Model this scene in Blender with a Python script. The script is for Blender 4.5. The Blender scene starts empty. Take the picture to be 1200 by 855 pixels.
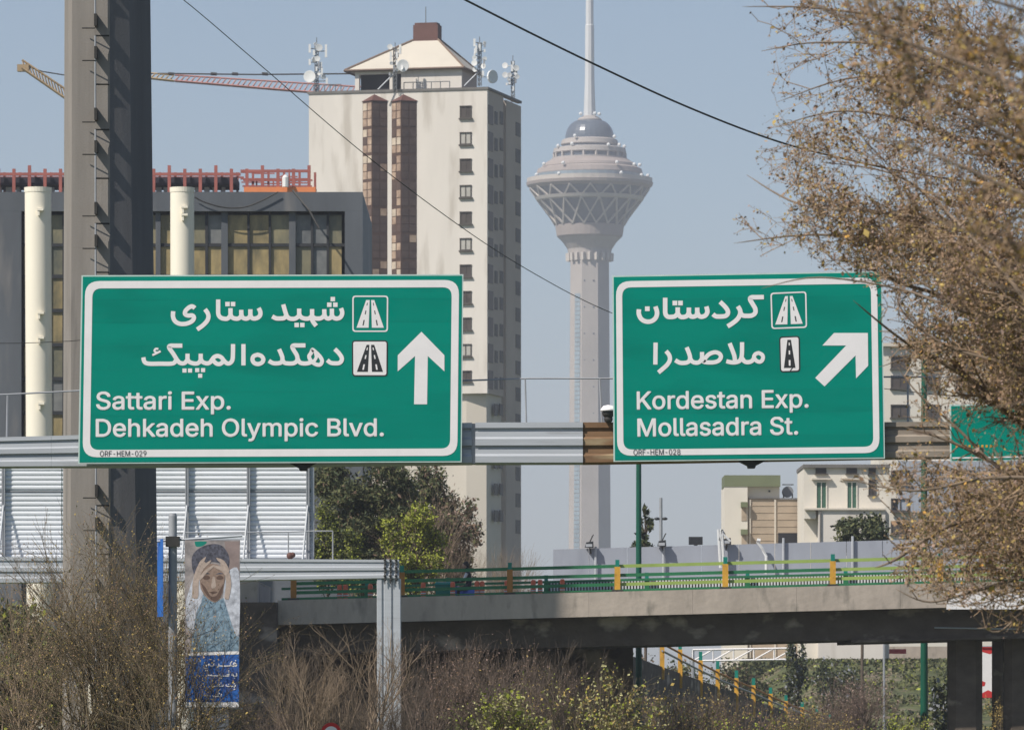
import bpy, math, random, os
import numpy as np
from mathutils import Vector

# ---------------------------------------------------------------- camera, world, sun
SC = bpy.context.scene
F, U0, V0, ZC = 6667.0, 600.0, 826.0, 1.7       # focal length in photo pixels, principal column, horizon row, eye height
cam_d = bpy.data.cameras.new("camera"); cam = bpy.data.objects.new("camera", cam_d)
SC.collection.objects.link(cam); SC.camera = cam
cam.location = (0, 0, ZC); cam.rotation_euler = (math.radians(90), 0, 0)
cam_d.sensor_width = 36.0; cam_d.lens = 36.0 * F / 1200.0
cam_d.shift_y = (V0 - 427.5) / 1200.0
cam_d.clip_start = 0.5; cam_d.clip_end = 20000
cam_d.dof.use_dof = True; cam_d.dof.focus_distance = 88.0; cam_d.dof.aperture_fstop = 13.0

SUN_A, SUN_E = math.radians(52), math.radians(47)   # degrees left of straight behind the camera, elevation
sdir = Vector((-math.sin(SUN_A) * math.cos(SUN_E), -math.cos(SUN_A) * math.cos(SUN_E), math.sin(SUN_E)))
W = bpy.data.worlds.new("World"); SC.world = W; W.use_nodes = True
nt = W.node_tree; bg = nt.nodes["Background"]
sky = nt.nodes.new("ShaderNodeTexSky"); sky.sky_type = 'NISHITA'; sky.sun_disc = False
sky.sun_elevation = SUN_E; sky.sun_rotation = math.radians(180) + SUN_A
sky.air_density = 1.0; sky.dust_density = 1.6; sky.ozone_density = 2.0; sky.altitude = 1200
nt.links.new(sky.outputs[0], bg.inputs[0]); bg.inputs[1].default_value = 0.09
sl = bpy.data.lights.new("sun", 'SUN'); sl.energy = 5.0; sl.angle = math.radians(0.5); sl.color = (1.0, 0.94, 0.85)
so = bpy.data.objects.new("sun", sl); SC.collection.objects.link(so)
so.rotation_euler = sdir.to_track_quat('Z', 'Y').to_euler()
SC.view_settings.view_transform = 'Standard'; SC.view_settings.look = 'None'
SC.view_settings.gamma = 1; SC.view_settings.exposure = 0.12; SC.view_settings.use_curve_mapping = False
SC.cycles.volume_bounces = 0; SC.cycles.max_bounces = 6
RNG = random.Random(7); NR = np.random.RandomState(7)

# ---------------------------------------------------------------- helpers
def P(u, v, Y):
    return Vector(((u - U0) / F * Y, Y, ZC + (V0 - v) / F * Y))
def X(u, Y): return (u - U0) / F * Y
def Z(v, Y): return ZC + (V0 - v) / F * Y

def mat(name, col, rough=.75, var=.12, scale=3.0, stretch=(1, 1, 1), metal=0.0, bump=0.0, bscale=None, col2=None, spots=None, spec=.4):
    m = bpy.data.materials.new(name); m.use_nodes = True
    t = m.node_tree; b = t.nodes["Principled BSDF"]
    b.inputs["Roughness"].default_value = rough; b.inputs["Metallic"].default_value = metal
    b.inputs["Specular IOR Level"].default_value = spec
    tc = t.nodes.new("ShaderNodeTexCoord"); mp = t.nodes.new("ShaderNodeMapping")
    mp.inputs["Scale"].default_value = stretch
    t.links.new(tc.outputs["Object"], mp.inputs[0])
    n = t.nodes.new("ShaderNodeTexNoise"); n.inputs["Scale"].default_value = scale; n.inputs["Detail"].default_value = 6; n.inputs["Roughness"].default_value = .65
    t.links.new(mp.outputs[0], n.inputs["Vector"])
    r = t.nodes.new("ShaderNodeValToRGB")
    lo = [max(0, c * (1 - var)) for c in col]; hi = [min(1, c * (1 + var)) for c in (col2 or col)]
    r.color_ramp.elements[0].position = .3; r.color_ramp.elements[1].position = .7
    r.color_ramp.elements[0].color = (*lo, 1); r.color_ramp.elements[1].color = (*hi, 1)
    t.links.new(n.outputs[0], r.inputs[0]); out = r.outputs[0]
    if spots:                                   # stains: (colour, scale, threshold)
        n2 = t.nodes.new("ShaderNodeTexNoise"); n2.inputs["Scale"].default_value = spots[1]; n2.inputs["Detail"].default_value = 8
        mp2 = t.nodes.new("ShaderNodeMapping"); mp2.inputs["Location"].default_value = (3, 5, 9); mp2.inputs["Scale"].default_value = stretch
        t.links.new(tc.outputs["Object"], mp2.inputs[0]); t.links.new(mp2.outputs[0], n2.inputs["Vector"])
        r2 = t.nodes.new("ShaderNodeValToRGB"); r2.color_ramp.elements[0].position = spots[2]; r2.color_ramp.elements[1].position = spots[2] + .12
        mx = t.nodes.new("ShaderNodeMix"); mx.data_type = 'RGBA'
        t.links.new(n2.outputs[0], r2.inputs[0]); t.links.new(r2.outputs[0], mx.inputs[0])
        t.links.new(out, mx.inputs[6]); mx.inputs[7].default_value = (*spots[0], 1); out = mx.outputs[2]
    t.links.new(out, b.inputs["Base Color"])
    if bump:
        bn = t.nodes.new("ShaderNodeBump"); bn.inputs["Strength"].default_value = bump; bn.inputs["Distance"].default_value = .03
        n3 = t.nodes.new("ShaderNodeTexNoise"); n3.inputs["Scale"].default_value = bscale or scale * 6; n3.inputs["Detail"].default_value = 5
        t.links.new(tc.outputs["Object"], n3.inputs["Vector"]); t.links.new(n3.outputs[0], bn.inputs["Height"]); t.links.new(bn.outputs[0], b.inputs["Normal"])
    return m

def link(o): SC.collection.objects.link(o); return o
def tag(o, label=None, cat=None, group=None, kind=None):
    if label: o["label"] = label
    if cat: o["category"] = cat
    if group: o["group"] = group
    if kind: o["kind"] = kind
    return o
def empty(name, loc, label=None, cat=None, group=None, kind=None):
    o = bpy.data.objects.new(name, None); o.location = loc; o.empty_display_size = .3; link(o)
    return tag(o, label, cat, group, kind)
def copy_tree(o, parent=None, mapper=None):
    c = o.copy(); link(c); c.parent = parent
    for ch in list(CH.get(o.name, [])): copy_tree(ch, c)
    return c
CH = {}

def plane(p, d):            # vertical plane through p running along d; outward normal faces the viewer
    d = Vector((d[0], d[1], 0)).normalized(); n = Vector((d.y, -d.x, 0))
    return (Vector((p[0], p[1], 0)), d, n)
def ypl(Y): return plane((0, Y), (1, 0))
def tz(pl, u, v):           # pixel -> (distance along plane, height)
    p, d, n = pl; k = (u - U0) / F              # x = k*y
    # p + t d : px + t dx = k (py + t dy)
    t = (k * p.y - p.x) / (d.x - k * d.y); y = p.y + t * d.y
    return t, ZC + (V0 - v) / F * y

class MB:
    def __init__(s): s.v = []; s.f = []
    def add(s, vs, fs):
        b = len(s.v); s.v += [tuple(x) for x in vs]; s.f += [tuple(i + b for i in f) for f in fs]
    def hexa(s, c): s.add(c, [(0, 3, 2, 1), (4, 5, 6, 7), (0, 1, 5, 4), (1, 2, 6, 5), (2, 3, 7, 6), (3, 0, 4, 7)])
    def box(s, x0, y0, z0, x1, y1, z1):
        s.hexa([(x0, y0, z0), (x1, y0, z0), (x1, y1, z0), (x0, y1, z0), (x0, y0, z1), (x1, y0, z1), (x1, y1, z1), (x0, y1, z1)])
    def pbox(s, pl, u0, v0, u1, v1, d0, d1):    # box on a plane: d0 back, d1 front (metres toward viewer)
        p, d, n = pl; um = (u0 + u1) / 2
        t0 = tz(pl, u0, v0)[0]; t1 = tz(pl, u1, v0)[0]; za = tz(pl, um, v0)[1]; zb = tz(pl, um, v1)[1]
        s.tbox(pl, t0, t1, min(za, zb), max(za, zb), d0, d1)
    def tbox(s, pl, t0, t1, z0, z1, d0, d1):
        p, d, n = pl; c = []
        for z in (z0, z1):
            for t, o in ((t0, d1), (t1, d1), (t1, d0), (t0, d0)):
                q = p + d * t + n * o; c.append((q.x, q.y, z))
        s.hexa(c)
    def tube(s, pts, r, n=6, caps=True):
        pts = [Vector(p) for p in pts]; rs = r if isinstance(r, (list, tuple)) else [r] * len(pts)
        rings = []
        for i, p in enumerate(pts):
            a = pts[max(i - 1, 0)]; b = pts[min(i + 1, len(pts) - 1)]; t = (b - a).normalized()
            x = t.cross(Vector((0, 0, 1)) if abs(t.z) < .9 else Vector((0, 1, 0))).normalized(); y = t.cross(x)
            rings.append([p + (x * math.cos(6.28318 * k / n) + y * math.sin(6.28318 * k / n)) * rs[i] for k in range(n)])
        vs = [v for ring in rings for v in ring]
        fs = [(i * n + k, i * n + (k + 1) % n, (i + 1) * n + (k + 1) % n, (i + 1) * n + k) for i in range(len(pts) - 1) for k in range(n)]
        if caps: fs += [tuple(range(n)), tuple((len(pts) - 1) * n + k for k in range(n))]
        s.add(vs, fs)
    def lathe(s, cx, cy, prof, n=32, rot=0.0, cap=True):     # prof: (r, z)
        vs = [(cx + r * math.cos(rot + 6.283185 * k / n), cy + r * math.sin(rot + 6.283185 * k / n), z) for r, z in prof for k in range(n)]
        fs = [(i * n + k, i * n + (k + 1) % n, (i + 1) * n + (k + 1) % n, (i + 1) * n + k) for i in range(len(prof) - 1) for k in range(n)]
        if cap: fs += [tuple(range(n)), tuple((len(prof) - 1) * n + k for k in range(n))]
        s.add(vs, fs)
    def ball(s, c, r, n=10, m=6, sc=(1, 1, 1)):
        c = Vector(c); prof = [(math.sin(math.pi * i / m), -math.cos(math.pi * i / m)) for i in range(m + 1)]
        vs = [(c.x + r * sc[0] * max(a, .01) * math.cos(6.283 * k / n), c.y + r * sc[1] * max(a, .01) * math.sin(6.283 * k / n), c.z + r * sc[2] * b) for a, b in prof for k in range(n)]
        s.add(vs, [(i * n + k, i * n + (k + 1) % n, (i + 1) * n + (k + 1) % n, (i + 1) * n + k) for i in range(m) for k in range(n)])
    def poly(s, pts, Y, th=0.0):                # polygon in photo pixels standing at distance Y
        q = [P(u, v, Y) for u, v in pts]; n = len(q)
        if th:
            back = [Vector((a.x, a.y + th, a.z)) for a in q]
            s.add(q + back, [tuple(range(n)), tuple(range(2 * n - 1, n - 1, -1))] + [(i, i + n, (i + 1) % n + n, (i + 1) % n) for i in range(n)])
        else: s.add(q, [tuple(range(n))])
    def build(s, name, m, parent=None, smooth=False, origin=None, label=None, kind=None):
        me = bpy.data.meshes.new(name)
        o0 = parent_world(parent) if parent else (Vector(origin) if origin else Vector((0, 0, 0)))
        me.from_pydata([(a[0] - o0.x, a[1] - o0.y, a[2] - o0.z) for a in s.v], [], s.f)
        if m: me.materials.append(m)
        if smooth:
            me.polygons.foreach_set("use_smooth", [True] * len(me.polygons))
        me.update(); o = bpy.data.objects.new(name, me); link(o)
        if parent: o.parent = parent; CH.setdefault(parent.name, []).append(o)
        elif origin: o.location = o0
        WL[o.name] = o0
        return tag(o, label=label, kind=kind)
WL = {}
def parent_world(p):
    return WL[p.name] if p.name in WL else Vector(p.location)

def fix_normals(o):
    import bmesh
    bm = bmesh.new(); bm.from_mesh(o.data); bmesh.ops.recalc_face_normals(bm, faces=bm.faces); bm.to_mesh(o.data); bm.free(); return o

def catmull(pts, k=5):
    if len(pts) < 3: return list(pts)
    out = []; q = [pts[0]] + list(pts) + [pts[-1]]
    for i in range(1, len(q) - 2):
        a, b, c, d = q[i - 1], q[i], q[i + 1], q[i + 2]
        for j in range(k):
            t = j / k
            out.append(tuple(.5 * (2 * b[m] + (c[m] - a[m]) * t + (2 * a[m] - 5 * b[m] + 4 * c[m] - d[m]) * t * t + (-a[m] + 3 * b[m] - 3 * c[m] + d[m]) * t ** 3) for m in range(len(b))))
    out.append(tuple(pts[-1])); return out
def ribbon(mb, pts, w, Y, smooth=True, closed=False):       # flat stroke of even width, drawn in photo pixels
    if smooth: pts = catmull(pts)
    n = len(pts); L = []; R = []
    for i, p in enumerate(pts):
        a = pts[i - 1] if (i > 0 or closed) else pts[0]; b = pts[(i + 1) % n] if (i < n - 1 or closed) else pts[-1]
        dx, dy = b[0] - a[0], b[1] - a[1]; l = math.hypot(dx, dy) or 1
        nx, ny = -dy / l * w / 2, dx / l * w / 2
        L.append(P(p[0] + nx, p[1] + ny, Y)); R.append(P(p[0] - nx, p[1] - ny, Y))
    fs = [(i, i + 1, n + i + 1, n + i) for i in range(n - 1)]
    if closed: fs.append((n - 1, 0, n, 2 * n - 1))
    mb.add(L + R, fs)
def segs_mesh(name, segs, m, parent, nsides=3, kind='stuff'):   # segs: (p0,p1,r0,r1) -> one mesh of thin prisms
    A = np.array([s[0] for s in segs], dtype=float); B = np.array([s[1] for s in segs], dtype=float)
    r0 = np.array([s[2] for s in segs])[:, None]; r1 = np.array([s[3] for s in segs])[:, None]
    d = B - A; d /= np.linalg.norm(d, axis=1)[:, None] + 1e-9
    ref = np.where(np.abs(d[:, 2:3]) < .9, np.array([[0, 0, 1.]]), np.array([[0, 1., 0]]))
    x = np.cross(d, ref); x /= np.linalg.norm(x, axis=1)[:, None] + 1e-9; y = np.cross(d, x)
    V = []
    for C_, r in ((A, r0), (B, r1)):
        for k in range(nsides):
            a = 2 * math.pi * k / nsides; V.append(C_ + (x * math.cos(a) + y * math.sin(a)) * r)
    V = np.stack(V, axis=1); n = len(segs)
    fs = []
    base = (np.arange(n) * 2 * nsides)[:, None]
    for k in range(nsides):
        fs.append(base + np.array([[k, (k + 1) % nsides, nsides + (k + 1) % nsides, nsides + k]]))
    Fq = np.concatenate(fs); return raw_mesh(name, V.reshape(-1, 3), Fq, [m], parent, None, kind, smooth=True)
def raw_mesh(name, V, Fq, mats, parent, mi=None, kind=None, smooth=False):
    o0 = parent_world(parent) if parent else Vector((0, 0, 0))
    V = V - np.array([[o0.x, o0.y, o0.z]]); me = bpy.data.meshes.new(name); k = Fq.shape[1]
    me.vertices.add(len(V)); me.vertices.foreach_set("co", V.astype(np.float32).ravel())
    me.loops.add(Fq.size); me.loops.foreach_set("vertex_index", Fq.astype(np.int32).ravel())
    me.polygons.add(len(Fq)); me.polygons.foreach_set("loop_start", (np.arange(len(Fq)) * k).astype(np.int32))
    try: me.polygons.foreach_set("loop_total", np.full(len(Fq), k, dtype=np.int32))
    except Exception: pass
    for m in mats: me.materials.append(m)
    if mi is not None: me.polygons.foreach_set("material_index", mi.astype(np.int32))
    if smooth: me.polygons.foreach_set("use_smooth", np.ones(len(Fq), dtype=bool))
    me.update(calc_edges=True)
    o = bpy.data.objects.new(name, me); link(o)
    if parent: o.parent = parent; CH.setdefault(parent.name, []).append(o)
    WL[o.name] = o0
    return tag(o, kind=kind)
def leaves(name, C_, size, mats, parent, weights=None, aspect=1.6, kind='stuff', sd=.35):
    C_ = np.array(C_, dtype=float); n = len(C_)
    a = NR.normal(size=(n, 3)); a /= np.linalg.norm(a, axis=1)[:, None]
    b = np.cross(a, NR.normal(size=(n, 3))); b /= np.linalg.norm(b, axis=1)[:, None]
    s = size * np.exp(NR.normal(size=(n, 1)) * sd)
    V = np.stack([C_ - a * s * aspect, C_ - b * s, C_ + a * s * aspect, C_ + b * s], axis=1).reshape(-1, 3)
    Fq = np.arange(4 * n).reshape(n, 4)
    mi = NR.choice(len(mats), size=n, p=weights)
    return raw_mesh(name, V, Fq, mats, parent, mi, kind)

# ---------------------------------------------------------------- materials
M = {}
M['ground'] = mat('earth_and_grass', (.09, .085, .05), .95, .4, .05, col2=(.07, .1, .035), bump=.5, bscale=2)
M['asphalt'] = mat('asphalt', (.055, .055, .057), .9, .25, .8, bump=.3, bscale=40)
M['white_line'] = mat('road_paint', (.7, .7, .68), .6, .1, 4)
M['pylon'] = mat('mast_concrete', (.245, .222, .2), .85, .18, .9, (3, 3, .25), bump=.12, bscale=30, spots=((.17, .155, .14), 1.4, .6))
M['pylon_shaded'] = mat('mast_concrete_shaded', (.15, .145, .15), .85, .15, .9, (3, 3, .25), bump=.1, bscale=30)  # mast concrete darkened: shade painted into the right-facing facets
M['steel_dark'] = mat('dark_steel', (.035, .033, .03), .6, .3, 5)
M['galv'] = mat('galvanised_grey', (.43, .45, .48), .5, .1, 1.6, (.4, 1, 5), metal=.0, spots=((.36, .37, .39), 3, .62))
M['galv_dark'] = mat('dull_galvanised', (.3, .31, .33), .55, .15, 2)
M['rust'] = mat('rusty_brown_paint', (.2, .115, .06), .75, .3, 1.3, (.5, 1, 3), spots=((.33, .25, .15), 2, .58))
M['rust_pale'] = mat('faded_tan_paint', (.27, .225, .18), .75, .22, 1.2, (.6, 1, 2), spots=((.15, .1, .07), 3, .6))
for k_, f_ in (('green', 1), ('green_b', .965), ('green_c', 1.03)): M[k_] = mat('sign_green', (.0, .232 * f_, .172 * f_), .65, .06, .7, (.5, 1, 2.2), spots=((.0, .205 * f_, .152 * f_), .9, .55), spec=.06)
M['green_seam'] = mat('sign_seam', (.0, .17, .13), .7, .05, 1)
M['white'] = mat('sign_white', (.8, .77, .765), .5, .04, 3)
M['black'] = mat('sign_black', (.025, .027, .03), .5, .1, 3)
M['sign_edge'] = mat('aluminium_edge', (.5, .62, .58), .4, .1, 3)
M['rib'] = mat('ribbed_aluminium', (.72, .74, .77), .38, .07, .5, (.4, 1, 2), metal=.0, spots=((.6, .61, .63), 1.1, .6))
M['cream'] = mat('cream_paint', (.84, .78, .65), .6, .04, .35, (1, 1, .2), spots=((.7, .62, .47), .7, .66))
M['facade'] = mat('slate_cladding', (.1, .11, .125), .6, .2, .3, (1, 1, .2), spots=((.17, .165, .165), .7, .57))
M['mullion'] = mat('dark_mullion', (.028, .03, .034), .6, .2, 1)
M['pane_a'] = mat('ochre_pane', (.2, .185, .12), .3, .4, 1.1, (1, 1, .4), col2=(.33, .25, .12), spec=.4)
M['pane_b'] = mat('olive_pane', (.14, .15, .125), .3, .3, 1.1, (1, 1, .4), col2=(.23, .2, .12), spec=.4)
M['pane_c'] = mat('grey_pane', (.15, .16, .17), .3, .25, .8, col2=(.2, .2, .19), spec=.4)
M['red_steel'] = mat('red_primer_steel', (.36, .11, .09), .7, .2, .6)
M['maroon'] = mat('dark_maroon_deck', (.035, .03, .045), .9, .25, .4)
M['orange'] = mat('orange_netting', (.75, .24, .09), .8, .15, .5)
M['pale_block'] = mat('pale_stores', (.5, .5, .52), .8, .2, .5)
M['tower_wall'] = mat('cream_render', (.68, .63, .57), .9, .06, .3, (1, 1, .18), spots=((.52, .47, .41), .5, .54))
M['tower_side'] = mat('cream_render_shaded', (.46, .385, .335), .9, .08, .15)  # same render as the front, with the side's shade put into the colour
M['tower_lower'] = mat('tan_render', (.6, .54, .46), .9, .06, .15)
M['parapet'] = mat('weathered_coping', (.16, .15, .14), .9, .2, .5)
M['roof'] = mat('pale_sheet_roof', (.56, .51, .43), .75, .05, .2)
M['roof_edge'] = mat('brown_ridge_trim', (.17, .12, .09), .8, .1, 1)
M['brown'] = mat('brown_tiles', (.12, .055, .045), .7, .15, .8)
M['bay_lit'] = mat('brown_glazing_lit', (.3, .19, .14), .5, .3, .8, col2=(.4, .3, .22))  # brown glazing lightened: reflected light painted in, mostly on the left bay facets
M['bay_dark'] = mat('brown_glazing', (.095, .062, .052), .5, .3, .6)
M['bay_frame'] = mat('bronze_frame', (.085, .05, .038), .7, .2, 1)
M['bay_pale'] = mat('drawn_blinds', (.5, .42, .33), .8, .2, 1)
M['win_dark'] = mat('window_glass', (.085, .072, .065), .5, .3, .5, spec=.15)
M['win_frame'] = mat('window_frame', (.07, .06, .05), .6, .1, 1)
M['blind'] = mat('window_blind', (.42, .4, .36), .7, .1, 1)
M['void'] = mat('dark_interior', (.02, .02, .024), .9, .1, 1)
M['dish'] = mat('white_dish', (.75, .75, .74), .5, .05, 1)
M['mast'] = mat('grey_lattice', (.16, .17, .18), .6, .15, 1)
M['mil_conc'] = mat('tower_concrete', (.39, .35, .32), .85, .14, .05, (1, 1, .5), spots=((.41, .365, .335), .06, .56))
M['mil_pink'] = mat('tower_pink_ring', (.35, .295, .265), .85, .14, .05)
M['mil_glass'] = mat('tower_glass', (.1, .12, .15), .3, .2, .05, spec=.5)
M['mil_strip'] = mat('tower_lift_glazing', (.25, .31, .35), .3, .35, .06, (1, 1, .6))
M['mil_truss'] = mat('tower_truss', (.5, .45, .4), .7, .08, .1)
M['mil_ant'] = mat('antenna_white', (.6, .6, .6), .5, .04, .05)
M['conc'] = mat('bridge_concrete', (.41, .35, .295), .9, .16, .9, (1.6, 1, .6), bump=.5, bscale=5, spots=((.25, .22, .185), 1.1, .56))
M['girder'] = mat('patchy_girder_concrete', (.1, .077, .06), .95, .4, .8, (1, 1, 1.6), bump=.5, bscale=4, spots=((.36, .3, .25), .7, .57))  # stained concrete, with bounced light painted in as pale patches
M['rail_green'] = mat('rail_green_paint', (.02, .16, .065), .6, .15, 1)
M['rail_lime'] = mat('rail_lime_sunlit', (.3, .4, .1), .6, .15, 1)
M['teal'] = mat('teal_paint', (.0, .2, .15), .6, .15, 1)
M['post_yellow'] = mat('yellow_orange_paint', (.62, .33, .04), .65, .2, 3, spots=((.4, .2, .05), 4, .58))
M['post_brown'] = mat('dark_orange_paint', (.35, .15, .03), .7, .2, 2)
M['pole_green'] = mat('pole_green_paint', (.0, .085, .05), .55, .15, .5)
M['hoard'] = mat('blue_grey_hoarding', (.34, .365, .42), .6, .1, .5, (1, 1, .4), spots=((.28, .3, .35), .8, .58))
M['picket'] = mat('white_pickets', (.65, .66, .66), .7, .1, 1)
M['brickish'] = mat('tan_brick_wall', (.4, .32, .24), .9, .12, .6, (1, 1, 2), spots=((.32, .25, .18), .5, .58))
M['ivory'] = mat('ivory_render', (.68, .63, .55), .85, .06, .3)
M['olive_roof'] = mat('olive_roof_sheet', (.16, .18, .1), .7, .1, .4)
M['green_door'] = mat('green_shutter', (.03, .1, .06), .5, .2, .6, col2=(.06, .13, .09))
M['tank'] = mat('grey_tank', (.22, .23, .25), .6, .2, 1)
M['twig'] = mat('grey_tan_twig', (.26, .195, .135), .9, .35, 4)
M['twig_tree'] = mat('tan_tree_twig', (.33, .23, .15), .9, .35, 6)
M['twig_limb'] = mat('brown_limb', (.2, .15, .11), .9, .3, 6)
M['twig_dark'] = mat('dark_twig', (.11, .085, .065), .9, .3, 4)
M['twig_grey'] = mat('purplish_twig', (.15, .11, .085), .9, .25, 4)
M['twig_olive'] = mat('olive_twig', (.155, .12, .075), .9, .25, 4)
M['bud_brown'] = mat('brown_bud', (.27, .17, .105), .85, .3, 8)
M['bud_olive'] = mat('olive_bud', (.4, .29, .09), .85, .3, 8)
M['bud_orange'] = mat('orange_bud', (.5, .27, .06), .85, .3, 8)
M['bud_pink'] = mat('pinkish_bud', (.33, .23, .19), .85, .3, 8)
M['leaf_dark'] = mat('pine_green', (.05, .065, .028), .8, .4, 3)
M['leaf_mid'] = mat('olive_green', (.115, .12, .045), .8, .4, 3)
M['leaf_lime'] = mat('fresh_lime_leaf', (.3, .33, .04), .8, .3, 3)
M['leaf_pale'] = mat('pale_yellow_leaf', (.38, .36, .17), .8, .3, 3)
M['leaf_brown'] = mat('dry_leaf', (.16, .105, .07), .8, .3, 3)
M['grass'] = mat('grass_slope', (.05, .06, .02), .95, .5, .9, col2=(.09, .1, .035), spots=((.2, .16, .11), .22, .5), bump=1, bscale=3)
M['blue'] = mat('banner_blue', (.02, .12, .42), .7, .15, 3, spots=((.04, .09, .3), 2, .55))
M['red'] = mat('red_paint', (.55, .03, .03), .6, .1, 2)
M['person_dark'] = mat('black_jacket', (.03, .03, .04), .8, .2, 5)
M['scooter_blue'] = mat('scooter_blue', (.06, .13, .5), .35, .1, 3)
M['skin'] = mat('skin', (.4, .24, .17), .6, .1, 5)
M['hair'] = mat('dark_hair', (.02, .016, .014), .7, .2, 10)
M['orange_bollard'] = mat('faded_orange_plastic', (.75, .17, .08), .6, .15, 3)

# ---------------------------------------------------------------- ground
mb = MB(); mb.box(-6000, -400, -.6, 6000, 8500, 0)
o = mb.build('ground', M['ground'], kind='structure')
mb = MB(); mb.box(7.6, -100, -.2, 21, 195, .004); mb.build('road', M['asphalt'], kind='structure')
mb = MB()
for x in (8.1, 20.4): mb.box(x - .07, -100, -.1, x + .07, 195, .009)
for k in range(45): mb.box(14.2 - .07, -20 + k * 4.7, -.1, 14.2 + .07, -20 + k * 4.7 + 2, .009)
mb.build('road_marking', M['white_line'], kind='structure')
# rising grass slope seen beneath the flyover
vs = []; fs = []; nx, ny = 60, 16
for j in range(ny):
    for i in range(nx):
        x = X(800, 420) + (i / (nx - 1)) * 55; y = 345 + j * 9
        h = 4.9 * min(1, max(0, (j - .5) / 9)) ** .8 * min(1, i / 9)
        vs.append((x, y, -.05 + h + (.08 * math.sin(i * 1.7 + j) * (0 < j) if h > .3 else 0)))
fs = [(j * nx + i, j * nx + i + 1, (j + 1) * nx + i + 1, (j + 1) * nx + i) for j in range(ny - 1) for i in range(nx - 1)]
mb = MB(); mb.add(vs, fs); mb.build('grass_slope', M['grass'], smooth=True, kind='structure')

gv = []
for k in range(42000):
    i_ = NR.uniform(0, nx - 1); j_ = NR.uniform(0, 11); x = X(800, 420) + (i_ / (nx - 1)) * 55; y = 345 + j_ * 9
    h = 4.9 * min(1, max(0, (j_ - .5) / 9)) ** .8 * min(1, i_ / 9); sc3 = math.sin(x * .9) * math.sin(y * .35 + x * .2)
    if sc3 > -.25: gv.append((x, y, h + NR.uniform(0, .25)))
# ---------------------------------------------------------------- far telecommunication tower
YM = 2700.0; SM = YM / F; cx = X(691, YM)
root = empty('telecom_tower', (cx, YM, 0), 'tall hazy concrete telecommunications tower with wide conical head and white mast, behind the right sign', 'tower')
def prof(*pv): return [(r * SM, Z(v, YM)) for r, v in pv]
mb = MB(); n = 8
mb.lathe(cx, YM, [(31 * SM, 0)] + prof((26.5, 640), (24.3, 300)), 8, math.radians(22.5)); shaft = mb.build('shaft', M['mil_conc'], root)
mb = MB()
a1 = math.radians(22.5 + 180); a2 = math.radians(22.5 + 225)      # left-front facet
for k in range(60):
    v0 = 345 + k * 5.2; v1 = v0 + 4.4; r = (24.3 + (v0 - 300) * .0065) * SM
    e1 = Vector((math.cos(a1), math.sin(a1))); e2 = Vector((math.cos(a2), math.sin(a2)))
    q1 = e1.lerp(e2, .42) * (r + .25); q2 = e1.lerp(e2, .86) * (r + .25)
    nrm = ((e1 + e2) / 2).normalized() * .5
    mb.hexa([(cx + q1.x, YM + q1.y, Z(v1, YM)), (cx + q2.x, YM + q2.y, Z(v1, YM)), (cx + q2.x - nrm.x, YM + q2.y - nrm.y, Z(v1, YM)), (cx + q1.x - nrm.x, YM + q1.y - nrm.y, Z(v1, YM)),
             (cx + q1.x, YM + q1.y, Z(v0, YM)), (cx + q2.x, YM + q2.y, Z(v0, YM)), (cx + q2.x - nrm.x, YM + q2.y - nrm.y, Z(v0, YM)), (cx + q1.x - nrm.x, YM + q1.y - nrm.y, Z(v0, YM))])
mb.build('lift_window_strip', M['mil_strip'], root, kind='stuff')
mb = MB()
for v in range(330, 640, 31): 
    for a in (-105, -80): mb.ball((cx + 24.5 * SM * math.cos(math.radians(a)), YM + 23.2 * SM * math.sin(math.radians(a)), Z(v, YM)), .45, 6, 4)
mb.build('vent', M['mil_glass'], root, kind='stuff')
mb = MB(); mb.lathe(cx, YM, prof((24, 306), (24.6, 300), (26, 292), (31.5, 284), (36.5, 279)), 32); mb.build('lower_cone', M['mil_conc'], root, smooth=False)
mb = MB()
for k in range(20):
    a = 6.2832 * k / 20; c, s_ = math.cos(a), math.sin(a)
    mb.tube([(cx + 25.2 * SM * c, YM + 25.2 * SM * s_, Z(306, YM)), (cx + 25.6 * SM * c, YM + 25.6 * SM * s_, Z(297, YM))], 1.1, 4)
mb.build('bracket', M['mil_truss'], root, kind='stuff')
mb = MB(); mb.lathe(cx, YM, prof((36.5, 279), (38.5, 277), (40.5, 264.5), (38, 263.5)), 40); mb.build('lower_ring', M['mil_pink'], root)
mb = MB(); mb.lathe(cx, YM, prof((37, 265), (52.5, 243), (68, 221)), 24, .13); mb.build('glass_cone', M['mil_glass'], root)
def ring_pt(r, v, k, n=18): a = 6.2832 * k / n; return (cx + r * SM * math.cos(a), YM + r * SM * math.sin(a), Z(v, YM))
mb = MB()
for k in range(18):
    mb.tube([ring_pt(40.5, 264, k), ring_pt(61, 235, k + 1)], .55, 4); mb.tube([ring_pt(40.5, 264, k + 1), ring_pt(61, 235, k)], .55, 4)
    mb.tube([ring_pt(61.5, 234, k), ring_pt(71, 221, k + .5)], .5, 4); mb.tube([ring_pt(61.5, 234, k + 1), ring_pt(71, 221, k + .5)], .5, 4)
mb.build('lattice_brace', M['mil_truss'], root, kind='stuff')
mb = MB(); mb.lathe(cx, YM, prof((60.5, 236), (62.5, 235), (64.5, 231.5), (62, 231)), 40); mb.build('middle_ring', M['mil_truss'], root)
mb = MB(); mb.lathe(cx, YM, prof((68, 221.5), (73.5, 218), (74.5, 214.5), (72, 214)), 48); mb.build('rim', M['mil_pink'], root)
mb = MB(); mb.lathe(cx, YM, prof((73.4, 214.5), (73.6, 209.5)), 48, cap=False); mb.build('rim_railing', M['mil_truss'], root)
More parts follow.
